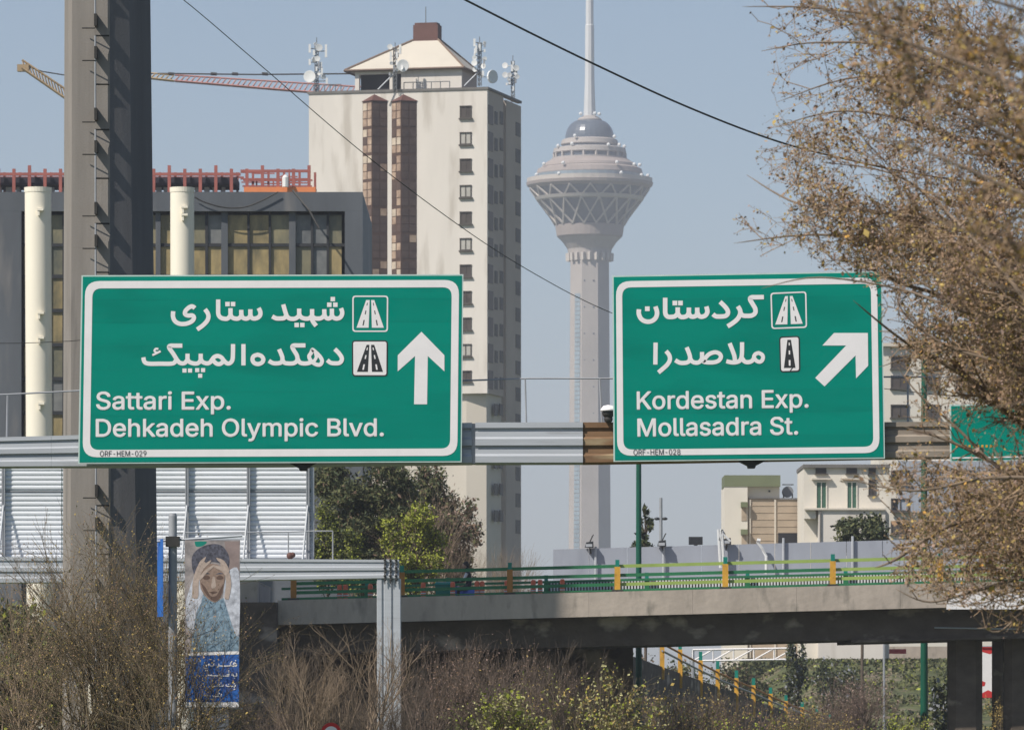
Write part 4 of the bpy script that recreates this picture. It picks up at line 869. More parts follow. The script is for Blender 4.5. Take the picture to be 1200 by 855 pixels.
def shrub(u, vtop, hw, Y, lab, m, stems, seed, bud=None, budsize=.012, bw=None, levels=3, lean=.0, thick=.014, name='bare_shrub', jit=.045, ang=(16, 42), budn=1.0, group='bare shrubs in the foreground', zb=0, kids=(2, 2, 1)):
    R_ = np.random.RandomState(seed); b = P(u, V0, Y); root = empty(name, (b.x, Y, zb), lab, 'shrub', group)
    H = Z(vtop, Y) - zb; W_ = hw / F * Y; segs = []; tips = []
    k = dict(jit=.045, up=.03, levels=4, first=(1, 0, 0, 0, 0), kids=(2, 2, 2, 1, 1), prob=.56 if bud else .6, ang=ang, lr=(.42, .74), lmin=2, tj=.004, clip=lambda q, R_: q[2] < zb + H * (1 - .1 * min(1, ((q[0] - b.x) / (W_ * 1.25)) ** 2)) - R_.exponential(.1) * H)
    for s_ in range(max(5, int(stems * .36))):
        a = R_.uniform(0, 6.283); rr = math.sqrt(R_.rand()); tx, ty = 1.2 * W_ * rr * math.cos(a), W_ * .8 * rr * math.sin(a); hh = H * R_.uniform(.55, 1.0) * (1 - .25 * rr)
        base = np.array([b.x + tx * .45, Y + ty * .45, zb]); e = np.array([b.x + tx + lean * H, Y + ty, zb + hh]); v_ = e - base; L = np.linalg.norm(v_)
        grow(segs, tips, base, v_ / L, L * R_.uniform(.6, .85), thick * R_.uniform(1.1, 1.9), 0, R_, k)
    st = [s for s in segs if s[2] > thick * .35]; tw = [s for s in segs if s[2] <= thick * .35]
    segs_mesh('stem', st, M[m], root, 5); segs_mesh('twigs', tw, M[m], root, 3)
    if bud:
        T = np.array(tips); T = T[R_.rand(len(T)) < budn]
        if len(T): leaves('buds', T, budsize, [M[x] for x in bud], root, bw)
    return root, len(segs)
NS = []
NS.append(shrub(124, 555, 78, 84, 'large dense bare shrub in front of the base of the grey mast', 'twig_olive', 62, 21, ('bud_olive', 'bud_brown', 'leaf_mid'), .0062, [.4, .45, .15], budn=.8, thick=.02)[1])
NS.append(shrub(14, 600, 80, 88, 'bare shrub with thin pale twigs at the far left', 'twig', 30, 22, ('bud_olive', 'bud_brown'), .006, [.4, .6], budn=.5, thick=.018, levels=3)[1])
NS.append(shrub(212, 650, 42, 82, 'low olive shrub whose twigs cross the left edge of the portrait banner', 'twig_olive', 26, 23, ('bud_olive', 'leaf_mid', 'bud_brown'), .006, [.4, .2, .4], budn=.7, thick=.015)[1])
NS.append(shrub(390, 706, 70, 104, 'bare shrub with long pale upright stems left of the grey gantry post', 'twig', 20, 24, None, thick=.026, jit=.035, ang=(14, 38))[1])
NS.append(shrub(312, 800, 40, 96, 'low bare shrub at the right foot of the portrait banner', 'twig_grey', 12, 25, None, thick=.014)[1])
NS.append(shrub(520, 724, 60, 112, 'purplish bare shrub just right of the grey gantry post', 'twig_grey', 24, 26, ('bud_pink', 'bud_brown'), .008, [.5, .5], budn=.25, thick=.018, jit=.035, ang=(14, 38))[1])
NS.append(shrub(600, 732, 55, 118, 'tall thin bare shrub between the purplish shrub and the yellow leaved one', 'twig_grey', 22, 27, ('bud_pink', 'bud_olive'), .008, [.6, .4], budn=.25, thick=.018, jit=.035, ang=(14, 38))[1])
NS.append(shrub(445, 770, 60, 100, 'dark bare shrub crossing the foot of the grey gantry post', 'twig_dark', 14, 28, None, thick=.022, ang=(20, 50), levels=2)[1])
NS.append(shrub(690, 762, 52, 100, 'shrub with fresh pale yellow leaves under the middle of the flyover', 'twig_olive', 22, 29, ('leaf_pale', 'leaf_lime', 'bud_olive'), .0155, [.45, .25, .3], budn=.34, thick=.014, name='leafy_shrub', group='leafy shrubs in the foreground')[1])
NS.append(shrub(600, 788, 42, 98, 'low shrub with fresh lime leaves left of the pale yellow leaved one', 'twig_olive', 18, 30, ('leaf_pale', 'leaf_lime', 'leaf_mid'), .015, [.35, .35, .3], budn=.36, thick=.014, name='leafy_shrub', group='leafy shrubs in the foreground')[1])
NS.append(shrub(775, 800, 55, 106, 'mixed bare shrub with a few leaves below the start of the sloping ramp', 'twig_grey', 20, 31, ('leaf_pale', 'bud_olive', 'bud_brown'), .012, [.2, .4, .4], budn=.3, thick=.015)[1])
NS.append(shrub(870, 812, 60, 112, 'low purplish bare shrub below the sloping ramp', 'twig_grey', 20, 32, ('bud_brown', 'leaf_lime'), .012, [.5, .5], budn=.25, thick=.015)[1])
NS.append(shrub(1000, 782, 62, 178, 'wide bare grey shrub on the grass under the flyover', 'twig_grey', 34, 33, ('bud_pink',), .012, None, budn=.2, thick=.026)[1])
NS.append(shrub(950, 815, 50, 150, 'small bare shrub at the lower end of the sloping ramp', 'twig_grey', 18, 34, ('bud_olive',), .012, None, budn=.2, thick=.018)[1])
NS.append(shrub(1060, 826, 60, 130, 'low olive twigged shrub in front of the dark green lamp post foot', 'twig_olive', 18, 35, ('leaf_lime', 'leaf_mid'), .014, [.5, .5], budn=.4, thick=.016)[1])
NS.append(shrub(595, 622, 34, 236, 'pale bare bush in front of the shaded side of the apartment tower', 'twig', 34, 36, None, thick=.02, jit=.05, ang=(10, 25), group='pale bare bushes beyond the flyover', zb=3.2)[1])
NS.append(shrub(505, 545, 40, 242, 'pale bare tree standing up through the dark pine', 'twig', 9, 37, None, thick=.03, jit=.06, ang=(10, 30), name='bare_tree', group='pale bare bushes beyond the flyover', zb=2)[1])
NS.append(shrub(548, 575, 30, 240, 'pale bare tree left of the shaded side of the apartment tower', 'twig', 9, 38, None, thick=.03, jit=.06, ang=(10, 30), name='bare_tree', group='pale bare bushes beyond the flyover', zb=2)[1])
NS.append(shrub(1165, 800, 30, 215, 'bare shrub behind the flyover piers below the red banner', 'twig_olive', 14, 39, ('bud_olive',), .015, None, budn=.5, thick=.02)[1])
NS.append(shrub(470, 740, 70, 124, 'brown bare shrub standing behind the foot of the grey gantry post', 'twig_dark', 26, 41, None, thick=.018, ang=(12, 34))[1])
NS.append(shrub(650, 742, 75, 126, 'brown bare shrub behind the pale yellow leaved one', 'twig_dark', 26, 42, None, thick=.018, ang=(12, 34))[1])
NS.append(shrub(340, 736, 55, 122, 'brown bare shrub in front of the dark abutment wall', 'twig_dark', 18, 43, None, thick=.018, ang=(12, 34))[1])
NS.append(shrub(830, 796, 70, 124, 'tangled brown shrub in front of the sloping ramp posts', 'twig_grey', 30, 44, ('bud_olive', 'leaf_pale'), .01, [.7, .3], budn=.15, thick=.016)[1])
NS.append(shrub(930, 822, 70, 122, 'low tangled shrub at the foot of the sloping ramp', 'twig_dark', 30, 45, ('bud_olive', 'leaf_mid'), .01, [.6, .4], budn=.3, thick=.016)[1])
print('shrub segments', NS, sum(NS))

# ---------------------------------------------------------------- right-hand flowering trees
def umin(v):        # left outline of the crown, photo pixels
    pts = [(-80, 840), (0, 856), (20, 858), (30, 885), (60, 880), (110, 893), (150, 885), (180, 868), (230, 862), (275, 838), (300, 885), (325, 985), (345, 1022), (370, 1030), (420, 1040), (470, 1052), (520, 1062), (560, 985), (600, 1055), (630, 1020), (665, 1030), (690, 1055), (720, 1120), (745, 1160), (760, 1210), (800, 1300)]
    for i in range(len(pts) - 1):
        if pts[i][0] <= v <= pts[i + 1][0]: t = (v - pts[i][0]) / (pts[i + 1][0] - pts[i][0]); return pts[i][1] + t * (pts[i + 1][1] - pts[i][1])
    return 840 if v < 0 else 1400
def clipf(vhi, pad=0, vlo=-400, soft=30):
    def f(q, R_):
        y = q[1]; u = U0 + q[0] * F / y; v = V0 - (q[2] - ZC) * F / y
        if v < vlo or v > vhi: return False
        if 1108 < u < 1215 and 474 < v < 542 and R_.rand() < (.4 if v > 508 else .15): return False
        return u > umin(v) + pad + R_.exponential(soft)
    return f
def crown(root, limbs, k, Y, th, seed, mats, w, bs, mt, secL=.52, density=1.0, dens2=1.0):
    R_ = np.random.RandomState(seed); mpx = Y / F; tw = []; tips = []
    for (pts, r) in limbs:
        path = catmull([(u, v, y) for u, v, y in pts], 6); q = [P(u, v, y) for u, v, y in path]; n = len(q)
        rad = [r * (1 - i / (n - 1)) ** .8 * .85 + .0012 for i in range(n)]
        mb = MB(); mb.tube(q, rad, 6); mb.build('limb', M['twig_limb'], root, smooth=True)
        for i in range(1, n):
            seg = q[i] - q[i - 1]; um = U0 + q[i].x * F / q[i].y; cnt = seg.length / mpx / 13 * density * (min(1.3, max(.5, (um - 850) / 170)) + (.45 if um < 1110 and U0 < um and abs(q[i].z - 3.6) < 1.0 else 0)) * (.55 + .9 * R_.rand())
            for c in range(int(cnt) + (R_.rand() < cnt % 1)):
                p = q[i - 1].lerp(q[i], R_.rand()); d = np.array(seg.normalized()); a = R_.normal(size=3); a -= d * a.dot(d); a /= np.linalg.norm(a); ang = math.radians(R_.uniform(22, 62))
                grow(tw, tips, p, d * math.cos(ang) + a * math.sin(ang) + np.array([0, 0, .15]), R_.uniform(45, 125) * mpx, max(rad[i] * .45, .0035), 0, R_, k)
    segs_mesh('twigs', tw, M[mt], root, 3)
    T = np.array(tips); leaves('buds', T, bs, mats, root, w, aspect=1.5)
    print('crown', len(tw), len(T))
Yb = 36.0
t1_ = empty('flowering_tree', P(1330, V0, Yb), 'budding bare branched tree filling the right side, behind the nearer blurred one', 'tree', 'budding trees at the right'); t1_.location.z = 0
tx = P(1330, V0, Yb).x
mb = MB(); mb.tube([(tx, Yb, 0), (tx + .05, Yb, 1.2), (tx, Yb + .05, 2.4), (tx - .1, Yb, 3.6), (tx - .1, Yb, 5.4)], [.16, .13, .11, .08, .03], 10); mb.build('trunk', M['twig_dark'], t1_, smooth=True)
limbs = [([(1300, 470, 36), (1190, 430, 35), (1110, 405, 35), (1062, 370, 35), (1048, 340, 35)], .018), ([(1310, 590, 36), (1190, 560, 35.5), (1120, 500, 35.5), (1075, 460, 35.5), (1052, 430, 35.5)], .016), ([(1310, 350, 36), (1180, 200, 36), (1090, 150, 36), (990, 130, 36), (905, 150, 36)], .02), ([(1310, 300, 36), (1180, 130, 35.5), (1060, 60, 35.5), (960, 50, 35.5), (892, 60, 35.5)], .018),
         ([(1330, 560, 36), (1210, 505, 36), (1130, 440, 35.6), (1060, 400, 35.5), (1000, 352, 35)], .03),
         ([(1325, 500, 36), (1200, 410, 36.5), (1110, 350, 37), (1050, 330, 36.6), (1008, 300, 36)], .028),
         ([(1330, 620, 36), (1200, 560, 37), (1120, 520, 37), (1060, 500, 37)], .024),
         ([(1330, 640, 36), (1230, 620, 35.5), (1130, 610, 35), (1050, 655, 34.5), (1025, 665, 34.5)], .028),
         ([(1330, 700, 36), (1240, 670, 35.5), (1150, 690, 35), (1090, 705, 35), (1050, 690, 35)], .02),
         ([(1330, 650, 36), (1220, 700, 35.5), (1170, 740, 35.4), (1140, 722, 35.4)], .016),
         ([(1300, 520, 36), (1200, 600, 37), (1100, 640, 37.5), (1045, 600, 37)], .018),
         ([(1300, 420, 36), (1180, 330, 36.4), (1080, 290, 36), (960, 275, 36), (860, 285, 36)], .026),
         ([(1300, 420, 36), (1160, 280, 35), (1040, 250, 35), (940, 240, 35.5), (875, 205, 36)], .024),
         ([(1300, 380, 36), (1150, 370, 34), (1060, 340, 34), (960, 325, 34), (892, 338, 34)], .014),
         ([(1320, 600, 36), (1180, 470, 38), (1090, 420, 38.5), (1030, 430, 38.5)], .02),
         ([(1330, 560, 36), (1250, 560, 34), (1160, 560, 34), (1070, 575, 34), (990, 560, 34)], .02),
         ([(1330, 480, 36), (1240, 400, 34), (1160, 300, 34), (1060, 210, 35), (960, 190, 35)], .022),
         ([(1330, 680, 36), (1230, 640, 38), (1160, 640, 38.5), (1080, 660, 38.5)], .02),
         ([(1330, 520, 36), (1240, 470, 38), (1170, 380, 39), (1110, 300, 39)], .022),
         ([(1330, 300, 36), (1230, 180, 37), (1130, 110, 37), (1010, 90, 37), (910, 120, 37)], .022),
         ([(1330, 260, 36), (1220, 90, 36), (1080, 30, 36), (960, 10, 36), (870, 8, 36)], .022)]
kk = dict(jit=.17, up=.01, levels=2, first=(1, 0, 0), kids=(2, 1, 1), prob=.8, ang=(25, 65), lr=(.32, .62), lmin=0, tj=.012, clip=clipf(742, -8, soft=26))
crown(t1_, limbs, kk, Yb, .0, 51, [M['bud_brown'], M['bud_pink'], M['bud_olive'], M['bud_orange'], M['twig_tree']], [.3, .18, .28, .03, .21], .006, 'twig_tree', density=.8)
Yc = 17.0
t2_ = empty('flowering_tree', P(1420, V0, Yc), 'nearer blurred tree with orange and olive buds at the upper right', 'tree', 'budding trees at the right'); t2_.location.z = 0
tx = P(1420, V0, Yc).x
mb = MB(); mb.tube([(tx, Yc, 0), (tx + .03, Yc, 1.4), (tx - .05, Yc, 2.8), (tx - .1, Yc, 4.6)], [.11, .09, .06, .02], 10); mb.build('trunk', M['twig_dark'], t2_, smooth=True)
limbs = [([(1400, 330, 17), (1250, 140, 17), (1130, 75, 17), (1020, 35, 17), (925, -10, 17)], .011),
         ([(1400, 360, 17), (1270, 220, 17.4), (1160, 150, 17.4), (1060, 110, 17.4), (975, 100, 17.4)], .01),
         ([(1400, 400, 17), (1280, 270, 16.8), (1170, 215, 16.8), (1090, 180, 16.8), (1020, 160, 16.8)], .01),
         ([(1400, 420, 17), (1290, 330, 17.5), (1200, 290, 17.6), (1110, 262, 17.6), (1060, 232, 17.6)], .009),
         ([(1400, 260, 17), (1280, 60, 17.5), (1160, 0, 17.5), (1040, -25, 17.5)], .01),
         ([(1400, 460, 17), (1300, 380, 17), (1220, 350, 17), (1150, 330, 17)], .007),
         ([(1400, 480, 17), (1300, 460, 17.5), (1210, 470, 17.5), (1150, 480, 17.5)], .006),
         ([(1400, 300, 17), (1270, 170, 16.2), (1180, 100, 16.2), (1110, 30, 16.2)], .008)]
def cl2(q, R_):
    y = q[1]; u = U0 + q[0] * F / y; v = V0 - (q[2] - ZC) * F / y
    if 1100 < u and 450 < v: return False
    return u > 905 + max(0, v) * .62 + R_.exponential(30) and v < 520
kk = dict(jit=.17, up=.01, levels=2, first=(1, 0, 0), kids=(2, 1, 1), prob=.7, ang=(25, 60), lr=(.32, .6), lmin=0, tj=.006, clip=cl2)
crown(t2_, limbs, kk, Yc, .0, 52, [M['bud_brown'], M['bud_olive'], M['bud_orange'], M['twig_tree']], [.3, .36, .14, .2], .0043, 'twig_tree', density=.3)

# ---------------------------------------------------------------- overhead wires
def wire(pts, Y0, Y1, r, lab):
    n = len(pts); q = catmull([(u, v, Y0 + (Y1 - Y0) * i / (n - 1)) for i, (u, v) in enumerate(pts)], 8); mb = MB(); mb.tube([P(*a) for a in q], r, 6)
    tag(mb.build('overhead_wire', M['steel_dark'], origin=P(*q[0])), lab, 'wire', 'overhead wires')
wire([(140, -55), (215, 0), (300, 72), (430, 183), (555, 276), (650, 334), (720, 368), (800, 398), (1000, 450), (1300, 480)], 118, 150, .0095, 'thin overhead wire crossing in front of the apartment tower')
wire([(480, -32), (545, 0), (620, 38), (700, 77), (800, 123), (900, 162), (980, 184), (1100, 208), (1300, 232)], 60, 75, .0115, 'thicker overhead wire crossing the sky above the telecom tower head')
wire([(-60, 402), (20, 402), (72, 400), (100, 398), (240, 385)], 93, 94.5, .006, 'thin wire reaching the left side of the grey mast')

# ---------------------------------------------------------------- ramp with yellow posts, things under the flyover
rp = empty('ramp', P(880, V0, 270), 'sloping ramp wall with yellow and teal guard posts under the flyover', 'road ramp'); rp.location.z = 0
def rampP(t): u = 690 + t * 330; Y = 226 + t * 110; v = 750 + t * 118 * (1 + .0 * t); return u, v, Y
mb = MB(); vs = []
for k in range(13):
    u, v, Y = rampP(k / 12); p = P(u, v, Y); vs += [(p.x, p.y, -.1), (p.x, p.y, max(p.z, .02)), (p.x - 5, p.y + 3, max(p.z, .02)), (p.x - 5, p.y + 3, -.1)]
mb.add(vs, [(k * 4 + j, k * 4 + j + 1, k * 4 + 5 + j, k * 4 + 4 + j) for k in range(12) for j in range(3)] + [(0, 1, 2, 3)]); mb.build('ramp_wall', M['girder'], rp)
top3 = []
ps = [(776, 772, 33), (797, 783, 33), (821, 795, 32), (841, 804, 30), (863, 813, 28), (883, 820, 26), (903, 828, 23), (921, 835, 21), (940, 841, 19), (957, 847, 17), (972, 852, 15), (985, 858, 14)]
for i, (u, vb, h) in enumerate(ps):
    t = (u - 690) / 330; Y = 226 + t * 110 - .1; p = P(u, vb, Y); hh = h / F * Y; r = .1
    mb = MB(); mb.box(p.x - r, Y - r, p.z - .9, p.x + r, Y + r, p.z + hh * .68); q_ = mb.build('post', M['post_yellow'], rp)
    mb = MB(); mb.box(p.x - r * .8, Y - r * .8, p.z + hh * .68 + .001, p.x + r * .8, Y + r * .8, p.z + hh); mb.build('post_cap', M['teal'], q_); top3.append((p, hh))
for fr in (.3, .55):
    mb = MB(); mb.tube([(p.x, p.y - .14, p.z + hh * fr) for p, hh in top3], .055, 4); mb.build('rail', M['galv_dark'] if fr < .5 else M['post_brown'], rp)
# white truss, far crash barriers
def truss(u0, v0, u1, v1, Y, h, n, lab):
    a = P(u0, v0, Y); b = P(u1, v1, Y); r_ = empty('sign_truss', ((a.x + b.x) / 2, Y, 0), lab, 'truss'); hz = h / F * Y
    mb = MB(); mb.tube([a, b], .06, 4); mb.tube([a - Vector((0, 0, hz)), b - Vector((0, 0, hz))], .06, 4); mb.build('chord', M['white'], r_)
    mb = MB(); 
    for k in range(n + 1):
        p = a.lerp(b, k / n); mb.tube([p, p - Vector((0, 0, hz))], .045, 4)
        if k < n: q = a.lerp(b, (k + 1) / n); mb.tube([p - Vector((0, 0, hz)), q], .045, 4)
    mb.build('web', M['white'], r_, kind='stuff')
    mb = MB()
    for p in (a, b): mb.tube([p - Vector((0, -.1, 0)), (p.x, Y + .1, 0)], .09, 6)
    mb.build('leg', M['galv_dark'], r_)
truss(812, 761, 931, 759, 342, 13, 5, 'white lattice truss seen under the flyover')
def barrier(pts, Y, lab):
    r_ = empty('crash_barrier', P(pts[0][0], pts[0][1], Y), lab, 'barrier', 'white crash barriers beyond the grass'); r_.location.z = 0
    mb = MB(); q = [P(u, v, Y) for u, v in pts]
    for a, b in zip(q, q[1:]): mb.hexa([(a.x, Y, a.z - .18), (b.x, Y, b.z - .18), (b.x, Y + .08, b.z - .18), (a.x, Y + .08, a.z - .18), (a.x, Y, a.z + .18), (b.x, Y, b.z + .18), (b.x, Y + .08, b.z + .18), (a.x, Y + .08, a.z + .18)])
    mb.build('rail', M['picket'], r_)
    for k in range(12):
        t = k / 11; a, b = q[0], q[-1]; p = a.lerp(b, t); mb = MB(); mb.box(p.x - .08, Y + .09, 4.8, p.x + .08, Y + .2, p.z + .1); mb.build('post', M['galv_dark'], r_)
barrier([(890, 769), (1000, 769)], 452, 'white crash barrier above the grass, left part under the flyover')
barrier([(1004, 772), (1040, 774), (1130, 780), (1250, 788)], 448, 'white crash barrier above the grass, right part under the flyover')
mb = MB(); mb.box(X(870, 470), 470, 0, X(1400, 470), 470.5, Z(757, 470)); tag(mb.build('boundary_wall', M['conc'], origin=(X(1000, 470), 470, 0)), 'grey wall behind the white crash barriers under the flyover', 'wall')
mb = MB(); mb.box(X(1038, 445), 445, Z(765.5, 445), X(1062, 445), 445.1, Z(760, 445)); rb = mb.build('red_banner', M['red'], origin=P(1050, 763, 445)); tag(rb, 'small red banner strip above the crash barrier', 'banner')
rs = np.random.RandomState(77); C_ = np.stack([rs.uniform(X(868, 440), X(1150, 440), 26000), rs.uniform(436, 443, 26000), rs.uniform(3.6, Z(772, 440), 26000)], axis=1)
hg = leaves('hedge', C_, .07, [M['leaf_mid'], M['leaf_dark'], M['grass']], None, [.4, .4, .2]); 
# red and white banner on a pole between the piers
r_ = empty('street_banner', P(1164, V0, 260), 'white banner with red ends hanging between the flyover piers', 'banner'); r_.location.z = 0
Y = 260
mb = MB(); mb.pbox(ypl(Y), 1150, 757, 1174, 817, 0, .03); bn_ = mb.build('cloth', M['white'], r_)
mb = MB(); mb.poly([(1150, 757), (1174, 757), (1174, 765), (1168, 762), (1160, 766), (1150, 763)], Y - .034); mb.poly([(1150, 817), (1174, 817), (1174, 806), (1170, 809), (1166, 812), (1158, 808), (1150, 812)], Y - .034); mb.poly([(1150, 797), (1155, 799), (1154, 803), (1150, 804)], Y - .036); mb.poly([(1170, 798), (1174, 796), (1174, 803), (1171, 804)], Y - .036); mb.build('red_print', M['red'], bn_)
mb = MB(); mb.tube([P(1164, 757, Y - .2), (X(1164, Y), Y - .2, 0)], .05, 6); mb.tube([P(1150, 757, Y - .1), P(1175, 757, Y - .1)], .03, 6); mb.build('pole', M['galv_dark'], r_)
mb = MB(); mb.tube([P(1036, 752, 300), (X(1036, 300), 300, 0)], .06, 6); tag(mb.build('pole', M['galv_dark'], origin=(X(1036, 300), 300, 0)), 'thin pale pole rising from the wide bare grey shrub', 'pole')
leaves('grass', gv, .085, [M['grass'], M['leaf_mid'], M['leaf_dark'], M['leaf_lime']], None, [.35, .35, .22, .08])
# round red sign, just its top in view
Y = 92; c = P(388, 858, Y); r_ = empty('traffic_sign', (c.x, Y, 0), 'red rimmed round traffic sign, only its top edge in view at the bottom', 'sign')
mb = MB(); n = 28; R0 = .165
mb.add([(c.x + R0 * math.cos(6.283 * k / n), Y + o, c.z + R0 * math.sin(6.283 * k / n)) for o in (0, .02) for k in range(n)], [(k, (k + 1) % n, n + (k + 1) % n, n + k) for k in range(n)] + [tuple(range(n)), tuple(range(n, 2 * n))]); dk = mb.build('disc', M['red'], r_)
mb = MB(); mb.add([(c.x + .115 * math.cos(6.283 * k / n), Y - .003, c.z - .01 + .115 * math.sin(6.283 * k / n)) for k in range(n)], [tuple(range(n))]); mb.build('white_field', M['white'], dk)
mb = MB(); mb.tube([(c.x, Y + .06, 0), (c.x, Y + .06, c.z + .1)], .03, 8); mb.build('pole', M['galv_dark'], r_)

# ---------------------------------------------------------------- rear gantry with backs of signs
PROF = [(0, 0), (.13, 0), (.145, .05), (.21, .05), (.225, .022), (.35, .02), (.40, -.012), (.555, -.01), (.565, .05), (.635, .05), (.645, .022), (.76, .02), (.815, -.012), (.97, -.01), (1, .03)]
def wbeam(mb, stations, sc=1.0, depth=.5):      # stations: (x, y, ztop, zbot)
    vs = []; n = len(PROF)
    for (x, y, zt_, zb) in stations:
        for f_, o_ in PROF: vs.append((x, y + o_ * sc, zt_ + (zb - zt_) * f_))
        vs += [(x, y + depth, zb), (x, y + depth, zt_)]
    m_ = n + 2; k = len(stations)
    fs = [(i * m_ + j, i * m_ + (j + 1) % m_, (i + 1) * m_ + (j + 1) % m_, (i + 1) * m_ + j) for i in range(k - 1) for j in range(m_)]
    fs += [tuple(range(m_)), tuple((k - 1) * m_ + j for j in range(m_))]
    mb.add(vs, fs)
Y2 = 140.0
g2 = empty('sign_gantry', (X(200, Y2), Y2, 0), 'lower grey gantry of ribbed steel with its post under the apartment tower', 'gantry', 'steel gantries over the road')
mb = MB(); wbeam(mb, [(X(-160, Y2), Y2, Z(651, Y2), Z(684, Y2)), (X(170, Y2), Y2, Z(653.5, Y2), Z(682, Y2)), (X(452, Y2), Y2, Z(655.5, Y2), Z(677.5, Y2))], .8); mb.build('beam', M['galv'], g2)
mb = MB(); wbeam(mb, [(X(452.3, Y2), Y2 - .02, Z(655, Y2), Z(677.6, Y2)), (X(467.5, Y2), Y2 - .02, Z(655.5, Y2), Z(677.6, Y2))], .8); mb.build('beam_end', M['galv'], g2)
mb = MB()      # post: vertical ribbed profile
za, zb = Z(677.7, Y2), 0; xa, xb = X(441.5, Y2), X(469.5, Y2); vs = []
pf = [(0, .03), (.02, 0), (.2, 0), (.22, .04), (.3, .04), (.32, 0), (.6, 0), (.62, .05), (.68, .05), (.7, 0), (.98, 0), (1, .03), (1, .45), (0, .45)]
for z in (za, zb):
    for f_, o_ in pf: vs.append((xa + (xb - xa) * f_ + (0.01 if z == 0 else 0), Y2 + .02 + o_, z))
n = len(pf); mb.add(vs, [(j, (j + 1) % n, n + (j + 1) % n, n + j) for j in range(n)] + [tuple(range(n)), tuple(range(n, 2 * n))]); mb.build('post', M['galv'], g2)
for u in (451, 457.5, 464):
    mb = MB()
    for i in range(6):
        z = Z(656 + i * 4.6, Y2); mb.ball((X(u + .5 * (i % 2), Y2), Y2 - .05, z), .034, 6, 4)
    mb.tube([(X(u, Y2), Y2 - .045, Z(655.5, Y2)), (X(u, Y2), Y2 - .045, Z(684, Y2))], .014, 4); mb.build('bolt_row', M['steel_dark'], g2)
mb = MB()
hr = [(390, 656, 390, 622), (368, 622, 390, 622), (338, 656, 338, 623), (338, 623, 368, 622), (200, 624, 338, 623)]
for a, b, c_, d in hr: mb.tube([P(a, b, Y2 + .35), P(c_, d, Y2 + .35)], .018, 5)
mb.build('handrail', M['galv_dark'], g2)
mb = MB(); mb.box(X(-160, Y2), Y2 + .5, Z(655, Y2) - .03, X(392, Y2), Y2 + 1.1, Z(655, Y2)); mb.build('catwalk', M['galv_dark'], g2)
mb = MB(); mb.ball(P(340, 651, Y2 + .2), .09, 8, 6); mb.ball(P(343, 650, Y2 + .2), .07, 8, 6); mb.build('lamp_housing', M['brown'], g2, smooth=True)
sb_ = empty('road_sign', (X(100, Y2), Y2 + .6, Z(655, Y2)), 'back of a big sign of white ribbed panels on the lower gantry', 'sign')
def ribs(u0, u1, v0, v1, nr, mb, Yp):
    za, zb = Z(v0, Yp), Z(v1, Yp); pr = []
    for k in range(nr):
        for f_, o_ in ((0, .035), (.15, .008), (.3, 0), (.62, 0), (.8, .01), (.97, .035)): pr.append((za + (zb - za) * (k + f_) / nr, o_))
    pr.append((zb, .035)); n = len(pr)
    mb.add([(x, Yp + o_, z) for x in (X(u0, Yp), X(u1, Yp)) for z, o_ in pr], [(i, i + 1, n + i + 1, n + i) for i in range(n - 1)])
Yp = Y2 + .75
for (a, b) in ((-150, -70), (-69, 4), (6, 72), (73, 145), (146, 219), (220.5, 291), (292.5, 365)):
    for (v0, v1, nr) in ((524, 574, 9), (576, 655, 14)):
        mb = MB(); ribs(a, b, v0, v1, nr, mb, Yp); mb.build('ribbed_panel', M['rib'], sb_)
mb = MB(); mb.box(X(-150, Yp), Yp + .04, Z(655, Yp), X(366, Yp), Yp + .1, Z(523, Yp)); mb.build('sign_face', M['green'], sb_)
for u in (-70, 5, 145.5, 220, 292, 361.5):
    mb = MB(); mb.box(X(u - 1.2, Yp), Yp - .12, Z(656, Yp), X(u + 1.2, Yp), Yp - .005, Z(523, Yp)); mb.box(X(u - 2.6, Yp), Yp - .135, Z(656, Yp), X(u - 1.25, Yp), Yp - .1, Z(523, Yp)); mb.build('upright', M['galv_dark'], sb_)
    mb = MB(); mb.tube([P(u - 1, 592, Yp - .15), P(u - 7, 655, Yp - .65)], .028, 5); mb.build('brace', M['galv'], sb_)
mb = MB(); mb.box(X(364.8, Yp), Yp - .04, Z(656, Yp), X(368, Yp), Yp + .12, Z(523, Yp)); mb.build('edge_trim', M['galv'], sb_)
mb = MB(); mb.box(X(-150, Yp), Yp - .02, Z(576, Yp), X(364, Yp), Yp + .03, Z(574.5, Yp)); mb.build('seam', M['galv_dark'], sb_)

# ---------------------------------------------------------------- grey mast
YQ = 97.0
my = empty('mast', P(126, V0, YQ), 'tall grey concrete coloured mast with climbing brackets, behind the left sign', 'mast'); my.location.z = 0
def mprof(v):
    e = (v - 0) / 855.0; R_ = 172.5 + 10.5 * e; L_ = 72.5 - 2.5 * e
    return [(L_, .75), (L_ + 1.5, .3), (L_ + 8, .04), (L_ + 12, 0), (128.5 + 1.5 * e, 0), (R_ - 22, .2), (R_ - 21.6, .21), (R_, .72), (R_ + .3, .8), (R_ - 3, 1.2), (L_ + 20, 1.35)]
lv = [-500, 0, 250, 500, 750, 949]; mb = MB(); vs = []
for v in lv:
    for u, dy in mprof(v): vs.append((X(u, YQ), YQ + dy, max(0, Z(v, YQ))))
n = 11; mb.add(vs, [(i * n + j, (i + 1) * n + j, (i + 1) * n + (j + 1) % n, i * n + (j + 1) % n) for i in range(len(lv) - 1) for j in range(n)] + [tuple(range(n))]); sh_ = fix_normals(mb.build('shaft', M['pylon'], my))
sh_.data.materials.append(M['pylon_shaded'])
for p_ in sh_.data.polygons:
    if p_.normal.x > .35: p_.material_index = 1
